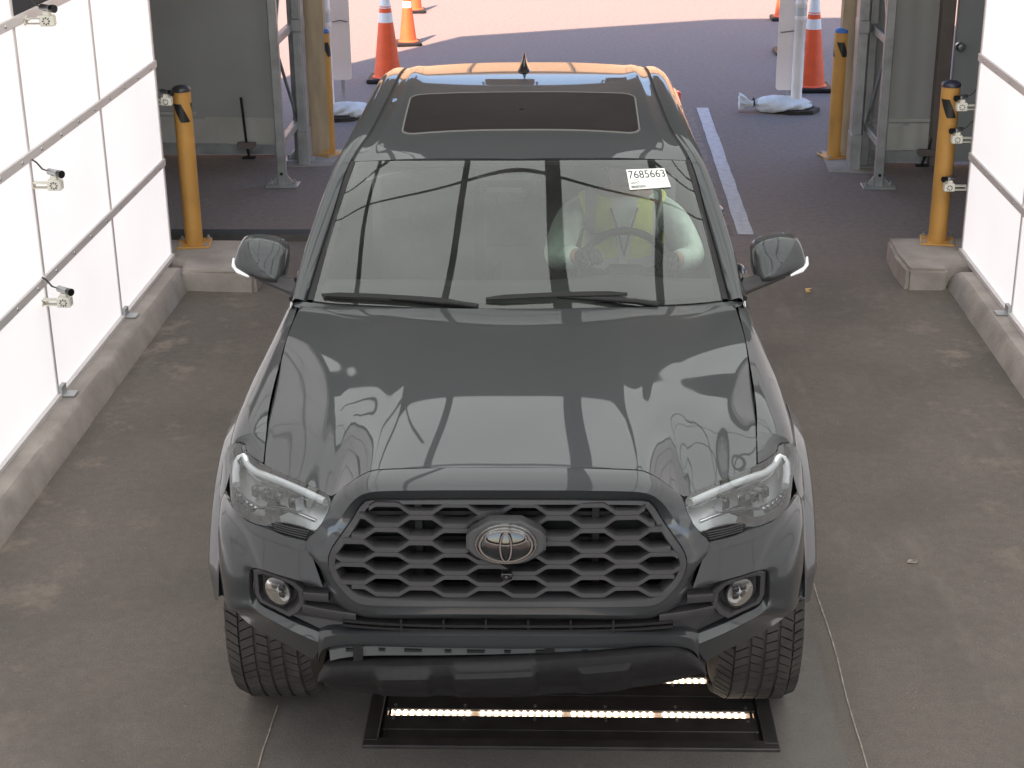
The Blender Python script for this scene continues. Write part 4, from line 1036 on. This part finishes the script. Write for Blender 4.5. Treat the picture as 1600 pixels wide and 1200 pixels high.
# ---- cab and bed sides
CS = np.array([(.790, 1.205), (.824, 1.190), (.850, 1.145), (.866, 1.070), (.872, .97), (.872, .80), (.864, .62), (.840, .47)])
def side_panel(name, s0, s1, ztop=None, n=16, arch=None):
    for mi_ in (False, True):
        rows = []
        for s in np.linspace(s0, s1, n):
            P = CS.copy()
            if ztop: P = np.vstack([[(.80, ztop), (.832, ztop-.012), (.852, ztop-.06)], P[3:]])
            F_ = np.array([(u, s, z) for u, z in P]); dn = poly(F_, 40, 'p')
            if arch:
                d = abs(s-arch)
                if d < .56:
                    zb = .39+math.sqrt(.56**2-d*d); k = [p for p in dn if p[2] > zb]+[(.872, s, zb)]; dn = poly(np.array(k), 40, 'l')
            rows.append(dn)
        R_ = np.array(rows); edge0 = R_[0]+(-.02, .0, 0); edge1 = R_[-1]+(-.02, 0, 0)
        b = MB(); b.grid(np.concatenate([[edge0], R_, [edge1]]), flip=True); yield part(b, name, PAINT, 40, None, mi_), mi_
def handle(parent, mi_, s, z):
    b = MB(); b.tube([(.872, s-.085, z), (.905, s-.06, z), (.910, s, z+.003), (.905, s+.06, z), (.872, s+.085, z)], [.012, .014, .015, .014, .012], 10); b.box((.868, s, z), (.02, .20, .05), bev=.008)
    part(b, 'door_handle', PAINT, 40, parent, mi_)
for o, mi_ in side_panel('front_door', 1.566, 2.50): handle(o, mi_, 2.36, 1.06)
for o, mi_ in side_panel('rear_door', 2.506, 3.42): handle(o, mi_, 3.28, 1.06)
for o, mi_ in side_panel('bed_side', 3.47, 5.28, 1.25, 60, 4.20):
    b = MB(); rows = []
    for a in np.linspace(R(-12), R(192), 50):
        ca, sa = -math.cos(a), math.sin(a); rows.append([(u, 4.20+r_*ca, .39+r_*sa) for r_, u in ((.63, .872), (.58, .91), (.50, .918), (.47, .905), (.472, .80))])
    b.grid(rows); part(b, 'wheel_flare', PAINT, 40, o, mi_)
    b = MB(); b.box((.80, 5.30, 1.05), (.13, .06, .34), bev=.012); part(b, 'tail_lamp', RED, None, o, mi_)
b = MB(); b.box((0, 4.38, .82), (1.5, 1.78, .04)); b.box((0, 3.50, 1.03), (1.6, .04, .42)); b.box((-.74, 4.38, 1.03), (.06, 1.78, .42)); b.box((.74, 4.38, 1.03), (.06, 1.78, .42)); part(b, 'bed_liner', BLACK)
b = MB(); b.box((0, 5.30, 1.02), (1.44, .06, .46), bev=.012); part(b, 'tailgate', PAINT)
b = MB(); b.box((0, 5.38, .62), (1.7, .18, .16), bev=.03); part(b, 'rear_bumper', BLACK)
b = MB(); b.box((0, 2.9, .50), (1.3, 4.6, .16)); b.box((0, 1.0, .36), (1.2, .10, .10)); b.box((0, 4.2, .36), (1.2, .10, .10)); part(b, 'chassis', DARK)
b = MB(); b.box((0, 2.5, .50), (1.62, 1.9, .08)); part(b, 'cab_floor', BLACK)
# ---- windshield, pillars, roof
WB = [(0, 1.425, 1.222), (.20, 1.430, 1.222), (.38, 1.447, 1.221), (.56, 1.475, 1.220), (.68, 1.503, 1.219), (.737, 1.525, 1.219)]
WT = [(0, 2.060, 1.600), (.194, 2.078, 1.597), (.38, 2.115, 1.588), (.52, 2.148, 1.580), (.60, 2.170, 1.573), (.646, 2.186, 1.567)]
def ws_rows(k=1.0, nq=25):
    wb, wt = np.array(sym(WB)), np.array(sym(WT)); R_ = []
    for q in np.linspace(0, 1, nq):
        r = lp(wb, wt, q); r[:, 2] += .022*math.sin(math.pi*q)*.9; r[:, 1] -= .018*math.sin(math.pi*q); R_.append(r)
    return resample(np.stack(R_), 61, 'n')
WG = ws_rows()
def on_ws(u_frac, q, off=0.):
    i = (u_frac+1)/2*60; j = q*24; i0, j0 = min(int(i), 59), min(int(j), 23); fi, fj = i-i0, j-j0
    p = WG[j0, i0]*(1-fi)*(1-fj)+WG[j0, i0+1]*fi*(1-fj)+WG[j0+1, i0]*(1-fi)*fj+WG[j0+1, i0+1]*fi*fj
    a = WG[j0, i0+1]-WG[j0, i0]; c = WG[j0+1, i0]-WG[j0, i0]; nrm = np.cross(a, c); nrm /= np.linalg.norm(nrm); return p+nrm*off
b = MB(); b.grid(WG); WS = part(b, 'windshield', GLASS, 60)
b = MB()   # dark printed border on the inside
for rng in ([(-1+.0*k, q) for q in np.linspace(0, 1, 25) for k in (0,)],): pass
for u0, u1 in ((-1, -.965), (.965, 1)): b.grid([[on_ws(u, q, -.003) for u in np.linspace(u0, u1, 3)] for q in np.linspace(0, 1, 25)])
b.grid([[on_ws(u, q, -.003) for u in np.linspace(-1, 1, 61)] for q in (0, .035)]); b.grid([[on_ws(u, q, -.003) for u in np.linspace(-1, 1, 61)] for q in (.965, 1.0)])
part(b, 'glass_border', BLACK, 60, WS)
# rubber trim beside the glass, painted pillar running into the roof rail
PI_ = [(.762, 1.524, 1.217), (.735, 1.75, 1.322), (.708, 1.93, 1.418), (.664, 2.19, 1.568), (.612, 2.40, 1.630), (.588, 2.62, 1.666), (.568, 2.95, 1.702), (.558, 3.28, 1.716), (.553, 3.43, 1.705)]
PO_ = [(.805, 1.505, 1.215), (.797, 1.72, 1.312), (.768, 1.93, 1.418), (.722, 2.19, 1.545), (.694, 2.40, 1.603), (.674, 2.62, 1.640), (.655, 2.95, 1.672), (.642, 3.28, 1.682), (.630, 3.43, 1.668)]
pi, po = np.array(PI_), np.array(PO_); tp = chord(lp(pi, po, .5)); tp /= tp[-1]; te = np.linspace(0, 1, 60); pi, po = nat(tp, pi, te), nat(tp, po, te)
for mi_ in (False, True):
    b = MB(); mid = lp(pi, po, .5)+(.010, -.004, .016); R_ = [pi+(0, 0, -.02), pi, lp(pi, po, .15)+(.004, -.002, .007), lp(pi, po, .32)+(.008, -.004, .013), mid, lp(pi, po, .70)+(.009, -.003, .014), lp(pi, po, .88)+(.006, -.001, .008), po, po+(.012, 0, -.030), po+(.010, 0, -.034), po+(-.01, 0, -.034)]
    b.grid(np.stack(R_), flip=True); part(b, 'pillar', PAINT, 50, None, mi_)
    # black trim between glass and pillar
    q = np.linspace(0, 1, 28); gl = np.array([on_ws(1.0, k, .001) for k in q]); pp = np.array([f for f in nat(tp, np.array(PI_), np.linspace(0, tp[3], 28))])
    b = MB(); b.grid([gl+(-.004, 0, .002), lp(gl, pp, .5)+(0, -.002, .006), pp+(-.003, 0, .001), pp+(-.001, 0, -.02)], flip=True); part(b, 'windshield_trim', BLACK, 50, None, mi_)
    # roof ditch moulding
    b = MB(); dt = nat(tp, np.array(PI_), np.linspace(tp[3]+.01, 1, 40)); b.grid([dt+(-.018, 0, -.002), dt+(-.013, 0, -.006), dt+(-.004, 0, -.006), dt+(0, 0, -.001)], flip=True); part(b, 'roof_moulding', BLACK, 50, None, mi_)
    # side glass with a dark frame
    sg0 = po[14:]; top = sg0+(.012, 0, -.036); bot = np.stack([np.full(len(top), .812), np.maximum(top[:, 1], 1.60), np.full(len(top), 1.212)], 1)
    k0 = nat(tp, np.array(PO_), np.linspace(0, 1, 60))+(.012, 0, -.036)
    bt = np.stack([.803+.012*np.linspace(0, 1, 60), k0[:, 1]+.02, np.minimum(1.212, k0[:, 2])], 1)
    b = MB(); b.grid([k0, lp(k0, bt, .5)+(.012, 0, 0), bt]); part(b, 'side_window', SIDE_GLASS, 60, None, mi_)
    for s0, wd in ((2.50, .07), (3.38, .12), (1.72, .03)):
        z1 = float(np.interp(s0, k0[:, 1], k0[:, 2])); u1 = float(np.interp(s0, k0[:, 1], k0[:, 0]))
        b = MB(); b.grid([[(.820, s0-wd/2, 1.205), (.820, s0+wd/2, 1.205)], [((.815+u1)/2+.017, s0-wd/2, (1.21+z1)/2), ((.815+u1)/2+.017, s0+wd/2, (1.21+z1)/2)], [(u1+.004, s0-wd/2, z1), (u1+.004, s0+wd/2, z1)]]); part(b, 'window_pillar', BLACK, 50, None, mi_)
    b = MB(); b.tube([(.818, 1.56, 1.213), (.822, 2.0, 1.213), (.824, 2.5, 1.213), (.822, 3.4, 1.213)], .010, 8); part(b, 'belt_moulding', CHROME if False else BLACK, 60, None, mi_)
def zr(s): return f1([2.05, 2.30, 2.60, 2.90, 3.20, 3.44], [1.603, 1.645, 1.684, 1.709, 1.722, 1.724], s, 'n')
def roof():
    rows = []
    for k in range(41):
        q = k/40; r = []
        for j in range(61):
            a = 2*j/60-1; i = abs(a)
            s0 = f1([0, .3, .6, .82, 1], [2.066, 2.084, 2.125, 2.160, 2.194], i); s1 = 3.445-.012*i**3
            s = s0+(s1-s0)*q; ue = float(np.interp(s, [p[1] for p in PI_], [p[0] for p in PI_]))-.014; ze = float(nat(np.array([p[1] for p in PI_]), np.array([[p[2]] for p in PI_]), [s])[0, 0])-.003
            z = zr(s)-(zr(s)-ze)*i**2.6+.010*math.exp(-((i-.91)/.045)**2)*min(1, q*4)*(1 if q < .97 else .6); r.append((a*ue, s, z))
        rows.append(r)
    return np.array(rows)
RG = roof(); b = MB(); b.grid(RG, flip=False); b.grid([RG[-1], RG[-1]+(0, .02, -.012), RG[-1]+(0, .03, -.05)]); b.grid([RG[0]+(0, .004, -.03), RG[0]]); ROOF = part(b, 'roof', PAINT, 45)
def on_roof(u, s, off):
    ue = float(np.interp(s, [p[1] for p in PI_], [p[0] for p in PI_]))-.014; i = abs(u)/ue; ze = float(nat(np.array([p[1] for p in PI_]), np.array([[p[2]] for p in PI_]), [s])[0, 0])-.003
    return (u, s, zr(s)-(zr(s)-ze)*i**2.6+off)
def rrect(hu, s0, s1, r, k=8):
    P = []
    for cx, cy, a0 in ((hu-r, s1-r, 0), (-hu+r, s1-r, 90), (-hu+r, s0+r, 180), (hu-r, s0+r, 270)):
        for j in range(k+1): P.append((cx+r*math.cos(R(a0+90*j/k)), cy+r*math.sin(R(a0+90*j/k))))
        nx, ny = {0: (-hu+r, s1), 90: (-hu, s0+r), 180: (hu-r, s0), 270: (hu, s1-r)}[a0]; x_, y_ = P[-1]
        for j in range(1, 16): P.append((x_+(nx-x_)*j/16, y_+(ny-y_)*j/16))
    return P
def patch(hu, s0, s1, r, off, n=24):
    B_ = rrect(hu, s0, s1, r); cx, cy = 0, (s0+s1)/2
    return [[on_roof(cx+(x-cx)*k, cy+(y-cy)*k, off) for x, y in B_] for k in (1, .97, .85, .65, .45, .25, .02)]
b = MB(); b.grid(patch(.470, 2.352, 2.83, .05, .0035), closed=True, flip=True); SR = part(b, 'sunroof', DARK_GLASS, 60, ROOF)
b = MB(); A, B_ = rrect(.478, 2.344, 2.838, .058), rrect(.470, 2.352, 2.83, .05)
b.grid([[on_roof(x, y, .001) for x, y in A], [on_roof(x*.996, 2.591+(y-2.591)*.99, .006) for x, y in A], [on_roof(x, y, .0045) for x, y in B_]], closed=True, flip=True); part(b, 'sunroof_seal', mat('grey seal', (.12, .115, .11), .5), 60, ROOF)
b = MB(); rows = []
for k in range(12):
    q = k/11; s = 3.18+.19*q; h = .075*math.sin(math.pi*min(1, q*.62+.0))**1.5*(1 if q < .85 else .9)+.004; h = .088*(q**1.6)*(1-max(0, (q-.8)/.2)**2*.9)+.004; wd = .030*math.sin(math.pi*(.12+.86*q))**.6
    z0 = on_roof(0, s, 0)[2]; rows.append([(wd*c, s, z0+h*e) for c, e in ((-1, -.05), (-.75, .25), (-.30, .7), (-.12, .95), (0, 1), (.12, .95), (.30, .7), (.75, .25), (1, -.05))])
b.grid(rows); b.add(rows[-1], [tuple(range(9))]); part(b, 'antenna_fin', BLACK_GLOSS, 50, ROOF)
# cab back
b = MB(); b.prism([(-.80, 1.2), (.80, 1.2), (.62, 1.66), (.5, 1.69), (-.5, 1.69), (-.62, 1.66)], 3.44, 3.46, axis='y'); b.prism([(-.85, .5), (.85, .5), (.85, 1.2), (-.85, 1.2)], 3.44, 3.46, axis='y'); part(b, 'cab_back', PAINT)
b = MB(); b.prism([(-.66, 1.24), (.66, 1.24), (.55, 1.60), (-.55, 1.60)], 3.462, 3.470, axis='y'); part(b, 'rear_window', DARK_GLASS)
b = MB(); rows = [[(a*ue, s, zr(s)-.055-.06*abs(a)**3) for a in np.linspace(-1, 1, 13)] for s, ue in ((2.14, .60), (2.6, .58), (3.42, .55))]; b.grid(rows); part(b, 'headliner', mat('headliner grey', (.25, .24, .23), .9), 60)
# ---- cowl and wipers
for mi_ in (False, True):
    b = MB(); b.grid([[(.66, 1.462, 1.188), (.72, 1.474, 1.196), (.775, 1.488, 1.203), (.800, 1.50, 1.206)], [(.66, 1.49, 1.212), (.72, 1.508, 1.214), (.770, 1.520, 1.217), (.806, 1.512, 1.215)]], flip=True); part(b, 'cowl_corner', PAINT, 60, None, mi_)
b = MB(); CW = [(x, y-.035+.0*x, z-.012) for x, y, z in sym(WB)]; b.grid([[(x, y-.07, z-.03) for x, y, z in sym(WB)], CW, [(x, y+.01, z-.003) for x, y, z in sym(WB)]]); part(b, 'cowl', PLASTIC, 40)
def wiper(p0, p1, piv, mid):
    b = MB(); b.tube([piv, mid, tuple((np.array(p0)+np.array(p1))/2)], [.013, .011, .007], 8); o = part(b, 'wiper_arm', BLACK, 50)
    a, c = np.array(p0), np.array(p1)
    b = MB(); n = 9; rows = []
    for k in range(n):
        q = k/(n-1); p = a+(c-a)*q+(0, -.004*math.sin(math.pi*q), .006*math.sin(math.pi*q)); e = .014*(1 if 0 < k < n-1 else .5)
        rows.append([p+(0, -e, 0), p+(0, -.003, e*.9), p+(0, e, e*.5), p+(0, .004, -.008)])
    b.grid(rows, closed=True); part(b, 'wiper_blade', BLACK, 50, o)
def wsp(u, q, off): 
    return tuple(on_ws(u, q, off))
wiper(wsp(-.95, .030, .012), wsp(-.27, .020, .014), (-.135, 1.415, 1.232), (-.20, 1.425, 1.240))
wiper(wsp(-.15, .045, .012), wsp(.56, .060, .014), (.50, 1.435, 1.232), (.42, 1.445, 1.242))
# ---- mirrors
MO = [(1.079, 1.266), (1.062, 1.318), (1.045, 1.338), (.99, 1.348), (.93, 1.340), (.894, 1.325), (.876, 1.298), (.878, 1.250), (.892, 1.196), (.935, 1.198), (1.0, 1.218), (1.050, 1.236), (1.074, 1.250)]
for mi_ in (False, True):
    cx, cz = .98, 1.272; n = len(MO); P = poly([(x, 0, z) for x, z in MO]+[(MO[0][0], 0, MO[0][1])], 61, 'p')[:-1]
    rows = []
    for k, y in ((1.0, 1.925), (1.0, 1.885), (.985, 1.855), (.955, 1.838), (.90, 1.828), (.65, 1.815), (.3, 1.806), (.02, 1.804)):
        rows.append([(cx+(p[0]-cx)*k, y+.05*max(0, p[0]-cx)*(1+k)*k+.62*k*(p[2]-cz)*(1 if y < 1.92 else .3), cz+(p[2]-cz)*k) for p in P])
    b = MB(); b.grid(rows, closed=True); mo = part(b, 'side_mirror', PAINT, 60, None, mi_)
    b = MB(); b.add([(cx+(p[0]-cx)*.96, 1.918+.10*max(0, p[0]-cx)+.06*(p[2]-cz), cz+(p[2]-cz)*.96) for p in P], [tuple(range(60))[::-1]]); part(b, 'mirror_glass', CHROME, None, mo, mi_)
    b = MB(); b.tube([(.80, 1.72, 1.200), (.86, 1.78, 1.196), (.93, 1.84, 1.196), (1.0, 1.865, 1.206)], [.040, .032, .026, .014], 12); part(b, 'mirror_arm', PLASTIC, 60, mo, mi_)
    b = MB(); b.tube([(1.088, 1.90, 1.262), (1.081, 1.858, 1.247), (1.058, 1.822, 1.236), (1.015, 1.800, 1.222)], [.005, .009, .010, .004], 8); part(b, 'turn_signal', WHITE_GLOSS, 60, mo, mi_)
    b = MB(); b.tube([(1.074, 1.88, 1.242), (1.04, 1.85, 1.226), (.97, 1.84, 1.208)], [.006, .012, .010], 8); part(b, 'lower_cover', PLASTIC, 60, mo, mi_)
# ---- cabin interior
b = MB(); rows = []
for s, z, e in ((1.50, 1.14, .60), (1.62, 1.155, .72), (1.85, 1.160, .76), (2.02, 1.135, .76), (2.08, 1.06, .76), (2.05, .80, .74)): rows.append([(a*e, s+.06*abs(a)**2, z-.015*abs(a)**3+(.02*math.exp(-((a-.5)/.22)**2) if s > 1.6 and s < 2.06 else 0)) for a in np.linspace(-1, 1, 41)])
b.grid(rows); part(b, 'dashboard', DASH, 60)
b = MB(); b.box((0, 2.5, .80), (.26, .9, .28), bev=.03); part(b, 'centre_console', DASH)
SWC = Vector((.415, 2.16, 1.10)); SWR = Matrix.Rotation(R(-26), 3, 'X')
b = MB(); b.tube([SWC+SWR @ Vector((.188*math.cos(a), 0, .188*math.sin(a))) for a in np.linspace(0, 2*math.pi, 41)], .0165, 10); STW = part(b, 'steering_wheel', BLACK, 60)
b = MB(); b.box(SWC+Vector((0, -.02, 0)), (.16, .05, .12), rot=SWR, bev=.02)
for dx in (-.12, .12): b.box(SWC+SWR @ Vector((dx, 0, .0)), (.12, .02, .035), rot=SWR, bev=.006)
b.box(SWC+SWR @ Vector((0, 0, -.12)), (.04, .02, .12), rot=SWR); part(b, 'wheel_hub', BLACK, None, STW)
def seat(u, s0, wd, rear=False):
    b = MB(); b.box((u, s0, .80), (wd, .50, .16), rot=Matrix.Rotation(R(6), 3, 'X'), bev=.04); o = part(b, 'rear_seat' if rear else 'front_seat', SEAT, 40)
    b = MB(); b.box((u, s0+.30, 1.08), (wd*.95, .13, .58), rot=Matrix.Rotation(R(-14), 3, 'X'), bev=.045); part(b, 'backrest', SEAT, 40, o)
    for du in ((0,) if not rear else (-.42, .42)):
        b = MB(); b.box((u+du, s0+.40, 1.44), (.26, .09, .17), rot=Matrix.Rotation(R(-8), 3, 'X'), bev=.03); part(b, 'headrest', SEAT, 40, o)
seat(.415, 2.55, .52); seat(-.415, 2.55, .52); seat(0, 3.08, 1.3, True)
b = MB(); b.box((-.055, 2.07, 1.525), (.24, .10, .05), bev=.015); b.box((-.055, 2.03, 1.482), (.16, .08, .05), bev=.012); b.prism([(-.085, 1.462), (-.025, 1.462), (-.04, 1.49), (-.07, 1.49)], 1.985, 1.99, axis='y'); part(b, 'sensor_housing', BLACK)
b = MB(); b.tube([(-.03, 2.10, 1.51), (-.03, 2.16, 1.475)], .008, 8); b.box((-.03, 2.17, 1.462), (.25, .03, .07), bev=.012); part(b, 'rear_view_mirror', BLACK)
# ---- windshield label
lb = [on_ws(.585, .915, .004), on_ws(.832, .925, .004), on_ws(.850, .775, .004), on_ws(.600, .757, .004)]
def lab(a, c, off=0.):
    p = lb[3]*(1-a)*(1-c)+lb[2]*a*(1-c)+lb[0]*(1-a)*c+lb[1]*a*c; n = np.cross(lb[2]-lb[3], lb[0]-lb[3]); n /= np.linalg.norm(n); return p+n*off
b = MB(); G = [[lab(a, c) for a in np.linspace(0, 1, 5)] for c in (0, .5, 1)]; b.grid(G); b.grid([[lab(a, c, -.001) for a in np.linspace(0, 1, 5)] for c in (0, .5, 1)], flip=True); LB = part(b, 'paper_label', PAPER, 60, WS)
def text(s, a0, c0, hgt, wfrac, name='lettering', parent=None):
    cu = bpy.data.curves.new(name, 'FONT'); cu.body = s; cu.size = 1; cu.extrude = .0
    t_ = bpy.data.objects.new('tmp', cu); C.objects.link(t_); dg = bpy.context.evaluated_depsgraph_get(); me = bpy.data.meshes.new_from_object(t_.evaluated_get(dg)); bpy.data.objects.remove(t_)
    co = np.array([v.co[:] for v in me.vertices]); mn, mx = co.min(0), co.max(0)
    for v in me.vertices:
        a = a0+(v.co.x-mn[0])/(mx[0]-mn[0])*wfrac; c = c0+(v.co.y-mn[1])/(mx[1]-mn[1])*hgt; v.co = Vector(lab(a, c, .0008))
    me.materials.clear(); me.materials.append(INK); return link(bpy.data.objects.new(name, me), parent or WS)
text('7685663', .035, .54, .38, .93); text('SANT', .04, .26, .13, .24)
b = MB(); rnd = random.Random(5); x = .05
while x < .40:
    wd = rnd.choice((.004, .007, .011)); b.add([lab(x, .06, .0008), lab(x+wd, .06, .0008), lab(x+wd, .18, .0008), lab(x, .18, .0008)], [(0, 1, 2, 3)]); x += wd+rnd.choice((.005, .008))
part(b, 'barcode', INK, None, WS)
b = MB()
for a0, a1, c in ((.04, .30, .46), (.66, .80, .40), (.66, .88, .28), (.66, .78, .16)): b.add([lab(a0, c, .0008), lab(a1, c, .0008), lab(a1, c+.02, .0008), lab(a0, c+.02, .0008)], [(0, 1, 2, 3)])
part(b, 'print_line', mat('grey print', (.3, .3, .3), .7), None, WS)

# ------------------------------------------------------------------ driver
DR = thing('person', 'driver in lime safety vest, pale shirt and black gloves holding the steering wheel', 'person', (TX, TY, 0), PSI)
def skin_body(name, chains, M, parent, levels=2):
    me = bpy.data.meshes.new(name); V, E_, Rr = [], [], []; idx = {}
    for ch in chains:
        prev = None
        for p, r_ in ch:
            k = tuple(round(x, 4) for x in p)
            if k not in idx: idx[k] = len(V); V.append(k); Rr.append(r_)
            i = idx[k]
            if prev is not None and prev != i: E_.append((prev, i))
            prev = i
    me.from_pydata(V, E_, []); o = bpy.data.objects.new(name, me); link(o, parent)
    md = o.modifiers.new('skin', 'SKIN'); md.use_smooth_shade = True
    sv = me.skin_vertices[0].data
    for i, r_ in enumerate(Rr): sv[i].radius = (r_, r_) if not isinstance(r_, tuple) else r_
    sv[0].use_root = True
    sb_ = o.modifiers.new('sub', 'SUBSURF'); sb_.levels = levels; sb_.render_levels = levels
    me.materials.append(M); return o
U0 = .415
pel = ((U0, 2.60, .92), (.17, .12)); wai = ((U0, 2.60, 1.05), (.12, .085)); che = ((U0+.005, 2.565, 1.20), (.13, .085)); ush = ((U0+.008, 2.54, 1.295), (.10, .065)); nek = ((U0+.010, 2.52, 1.365), .055); jaw = ((U0+.008, 2.485, 1.415), .062); hed = ((U0+.008, 2.49, 1.475), .088); crn = ((U0+.008, 2.50, 1.54), .070)
def arm(sg, sh, el, wr): return [ush, ((U0+sg*.13, 2.545, 1.285), .068), (sh, .066), (tuple((np.array(sh)+np.array(el))/2), .054), (el, .047), (tuple((np.array(el)*.45+np.array(wr)*.55)), .042), (wr, .031)]
wl = (U0-.170, 2.145, 1.195); wr_ = (U0+.185, 2.165, 1.170)
legs = [[pel, ((U0+sg*.11, 2.50, .90), .085), ((U0+sg*.15, 2.12, .93), .068), ((U0+sg*.14, 1.95, .68), .050), ((U0+sg*.13, 1.88, .60), .045)] for sg in (-1, 1)]
body = skin_body('body', [[pel, wai, che, ush, nek, jaw, hed, crn], arm(-1, (U0-.215, 2.52, 1.255), (U0-.275, 2.30, 1.135), wl), arm(1, (U0+.215, 2.52, 1.245), (U0+.290, 2.33, 1.120), wr_)]+legs, SKIN, DR)
shirt = skin_body('shirt', [[((U0, 2.60, .92), (.155, .11)), ((U0, 2.60, 1.05), (.145, .10)), ((U0+.005, 2.565, 1.20), (.155, .10)), ((U0+.008, 2.54, 1.295), (.12, .078)), ((U0+.010, 2.525, 1.345), .060)]]+[[((U0+.008, 2.54, 1.295), .1), ((U0+sg*.13, 2.545, 1.285), .072), (sh, .072), (tuple((np.array(sh)+np.array(el))/2), .066), (el, .060), (tuple((np.array(el)*.45+np.array(w_)*.55)), .053), (tuple(np.array(el)*.12+np.array(w_)*.88), .043)] for sg, sh, el, w_ in ((-1, (U0-.215, 2.52, 1.255), (U0-.275, 2.30, 1.135), wl), (1, (U0+.215, 2.52, 1.245), (U0+.290, 2.33, 1.120), wr_))], SHIRT, DR)
skin_body('trousers', [[((U0, 2.60, .90), (.185, .135))]+[(p, r_+.03) for p, r_ in legs[k][1:]] for k in (0, 1)], TROUSER, DR)
# safety vest: lime fabric with silver tape, open at the front over the shirt
def vest_material():
    M = mat('lime vest with silver tape', (.60, .72, .03), .7); t = M.node_tree; b_ = t.nodes['Principled BSDF']; L = t.links.new
    tc = t.nodes.new('ShaderNodeTexCoord'); sp = t.nodes.new('ShaderNodeSeparateXYZ'); L(tc.outputs['Object'], sp.inputs[0])
    def mth(op, a, c=0.):
        q = t.nodes.new('ShaderNodeMath'); q.operation = op
        for k, v in enumerate((a, c)):
            if isinstance(v, (int, float)): q.inputs[k].default_value = v
            else: L(v, q.inputs[k])
        return q.outputs[0]
    ax = mth('ABSOLUTE', mth('SUBTRACT', sp.outputs[0], U0+.006))
    band = lambda v, c, h: mth('LESS_THAN', mth('ABSOLUTE', mth('SUBTRACT', v, c)), h)
    tape = mth('MAXIMUM', band(ax, .138, .020), band(sp.outputs[2], 1.06, .028))
    front = mth('LESS_THAN', sp.outputs[1], 2.56)
    openv = mth('MULTIPLY', front, mth('LESS_THAN', ax, mth('ADD', mth('MULTIPLY', mth('SUBTRACT', sp.outputs[2], 1.02), .15), .010)))
    def mix(f, a, c):
        q = t.nodes.new('ShaderNodeMix'); q.data_type = 'RGBA'; L(f, q.inputs[0])
        for k, v in ((6, a), (7, c)):
            if isinstance(v, tuple): q.inputs[k].default_value = (*v, 1)
            else: L(v, q.inputs[k])
        return q.outputs[2]
    n = t.nodes.new('ShaderNodeTexNoise'); n.inputs['Scale'].default_value = 14; L(tc.outputs['Object'], n.inputs['Vector'])
    lime = mix(n.outputs[0], (.62, .74, .02), (.82, .90, .06))
    L(mix(openv, mix(tape, lime, (.50, .51, .52)), (.62, .72, .64)), b_.inputs['Base Color']); return M
skin_body('vest', [[((U0, 2.60, 1.00), (.192, .140)), ((U0, 2.60, 1.06), (.186, .138)), ((U0+.005, 2.565, 1.20), (.197, .142)), ((U0+.008, 2.54, 1.295), (.150, .108)), ((U0+.010, 2.535, 1.318), (.10, .09))]]+[[((U0+.008, 2.54, 1.295), .1), ((U0+sg*.13, 2.545, 1.285), .096), ((U0+sg*.180, 2.535, 1.272), .097)] for sg in (-1, 1)], vest_material(), DR)
b = MB(); b.tube([(U0-.05, 2.44, 1.31), (U0-.02, 2.405, 1.22), (U0+.005, 2.395, 1.12)], .0045, 6); b.tube([(U0+.06, 2.44, 1.31), (U0+.03, 2.405, 1.22), (U0+.005, 2.395, 1.12)], .0045, 6); b.build('lanyard', WIRE, DR)
# face details and hair
hx, hy, hz = U0+.008, 2.49, 1.475
b = MB(); b.lathe([(.001, -.118), (.012, -.112), (.014, -.095), (.010, -.075)], 10, (hx, hy, hz-.02), axis='y'); b.build('nose', SKIN, DR, 60)
for sg in (-1, 1):
    b = MB(); b.lathe([(.001, -.088), (.010, -.085), (.012, -.075)], 10, (hx+sg*.032, hy, hz+.015), axis='y'); b.build('eye', WHITEP, DR, 60)
    b = MB(); b.lathe([(.02, -.006), (.026, 0), (.014, .012)], 10, (hx+sg*.088, hy+.01, hz), axis='x'); b.build('ear', SKIN, DR, 60)
b = MB(); b.box((hx, hy-.088, hz-.062), (.05, .012, .008), bev=.002); b.build('mouth', mat('lips', (.3, .12, .1), .5), DR)
rows = []
for t in np.linspace(.02, 1, 9):
    ph = t*math.pi*.52; rows.append([(hx+.097*math.sin(ph)*math.cos(a), hy+.02+.100*math.sin(ph)*math.sin(a), hz+.02+.098*math.cos(ph)) for a in np.linspace(0, 2*math.pi, 25)[:-1]])
b = MB(); b.grid(rows, closed=True, flip=True); b.build('hair', HAIR, DR, 60)
# gloved hands closed on the rim
def hand(wp, target, sg):
    w_ = Vector(wp); t_ = Vector(target); fwd = (t_-w_).normalized(); side = fwd.cross(Vector((0, 0, 1))).normalized(); upv = side.cross(fwd)
    palm = w_+fwd*.055; ch = [[(tuple(w_-fwd*.05), .034), (tuple(w_), .031), (tuple(w_+fwd*.03), .034), (tuple(palm), .034)]]
    for k, ln in zip((-1.5, -.5, .5, 1.5), (.8, 1.0, .95, .75)):
        b0 = palm+side*k*.019; ch.append([(tuple(palm), .034), (tuple(b0+fwd*.03*ln), .0115), (tuple(b0+fwd*.058*ln+upv*-.012), .0105), (tuple(b0+fwd*.062*ln+upv*-.038), .0095), (tuple(b0+fwd*.040*ln+upv*-.052), .0085)])
    th = w_+fwd*.03-side*sg*.028; ch.append([(tuple(w_+fwd*.03), .034), (tuple(th+fwd*.012-upv*.012), .014), (tuple(th+fwd*.036-upv*.030), .0115), (tuple(th+fwd*.050-upv*.042+side*sg*.012), .0095)])
    skin_body('glove', ch, GLOVE, DR, 2)
hand(wl, (U0-.145, 2.09, 1.222), -1); hand(wr_, (U0+.165, 2.10, 1.195), 1)
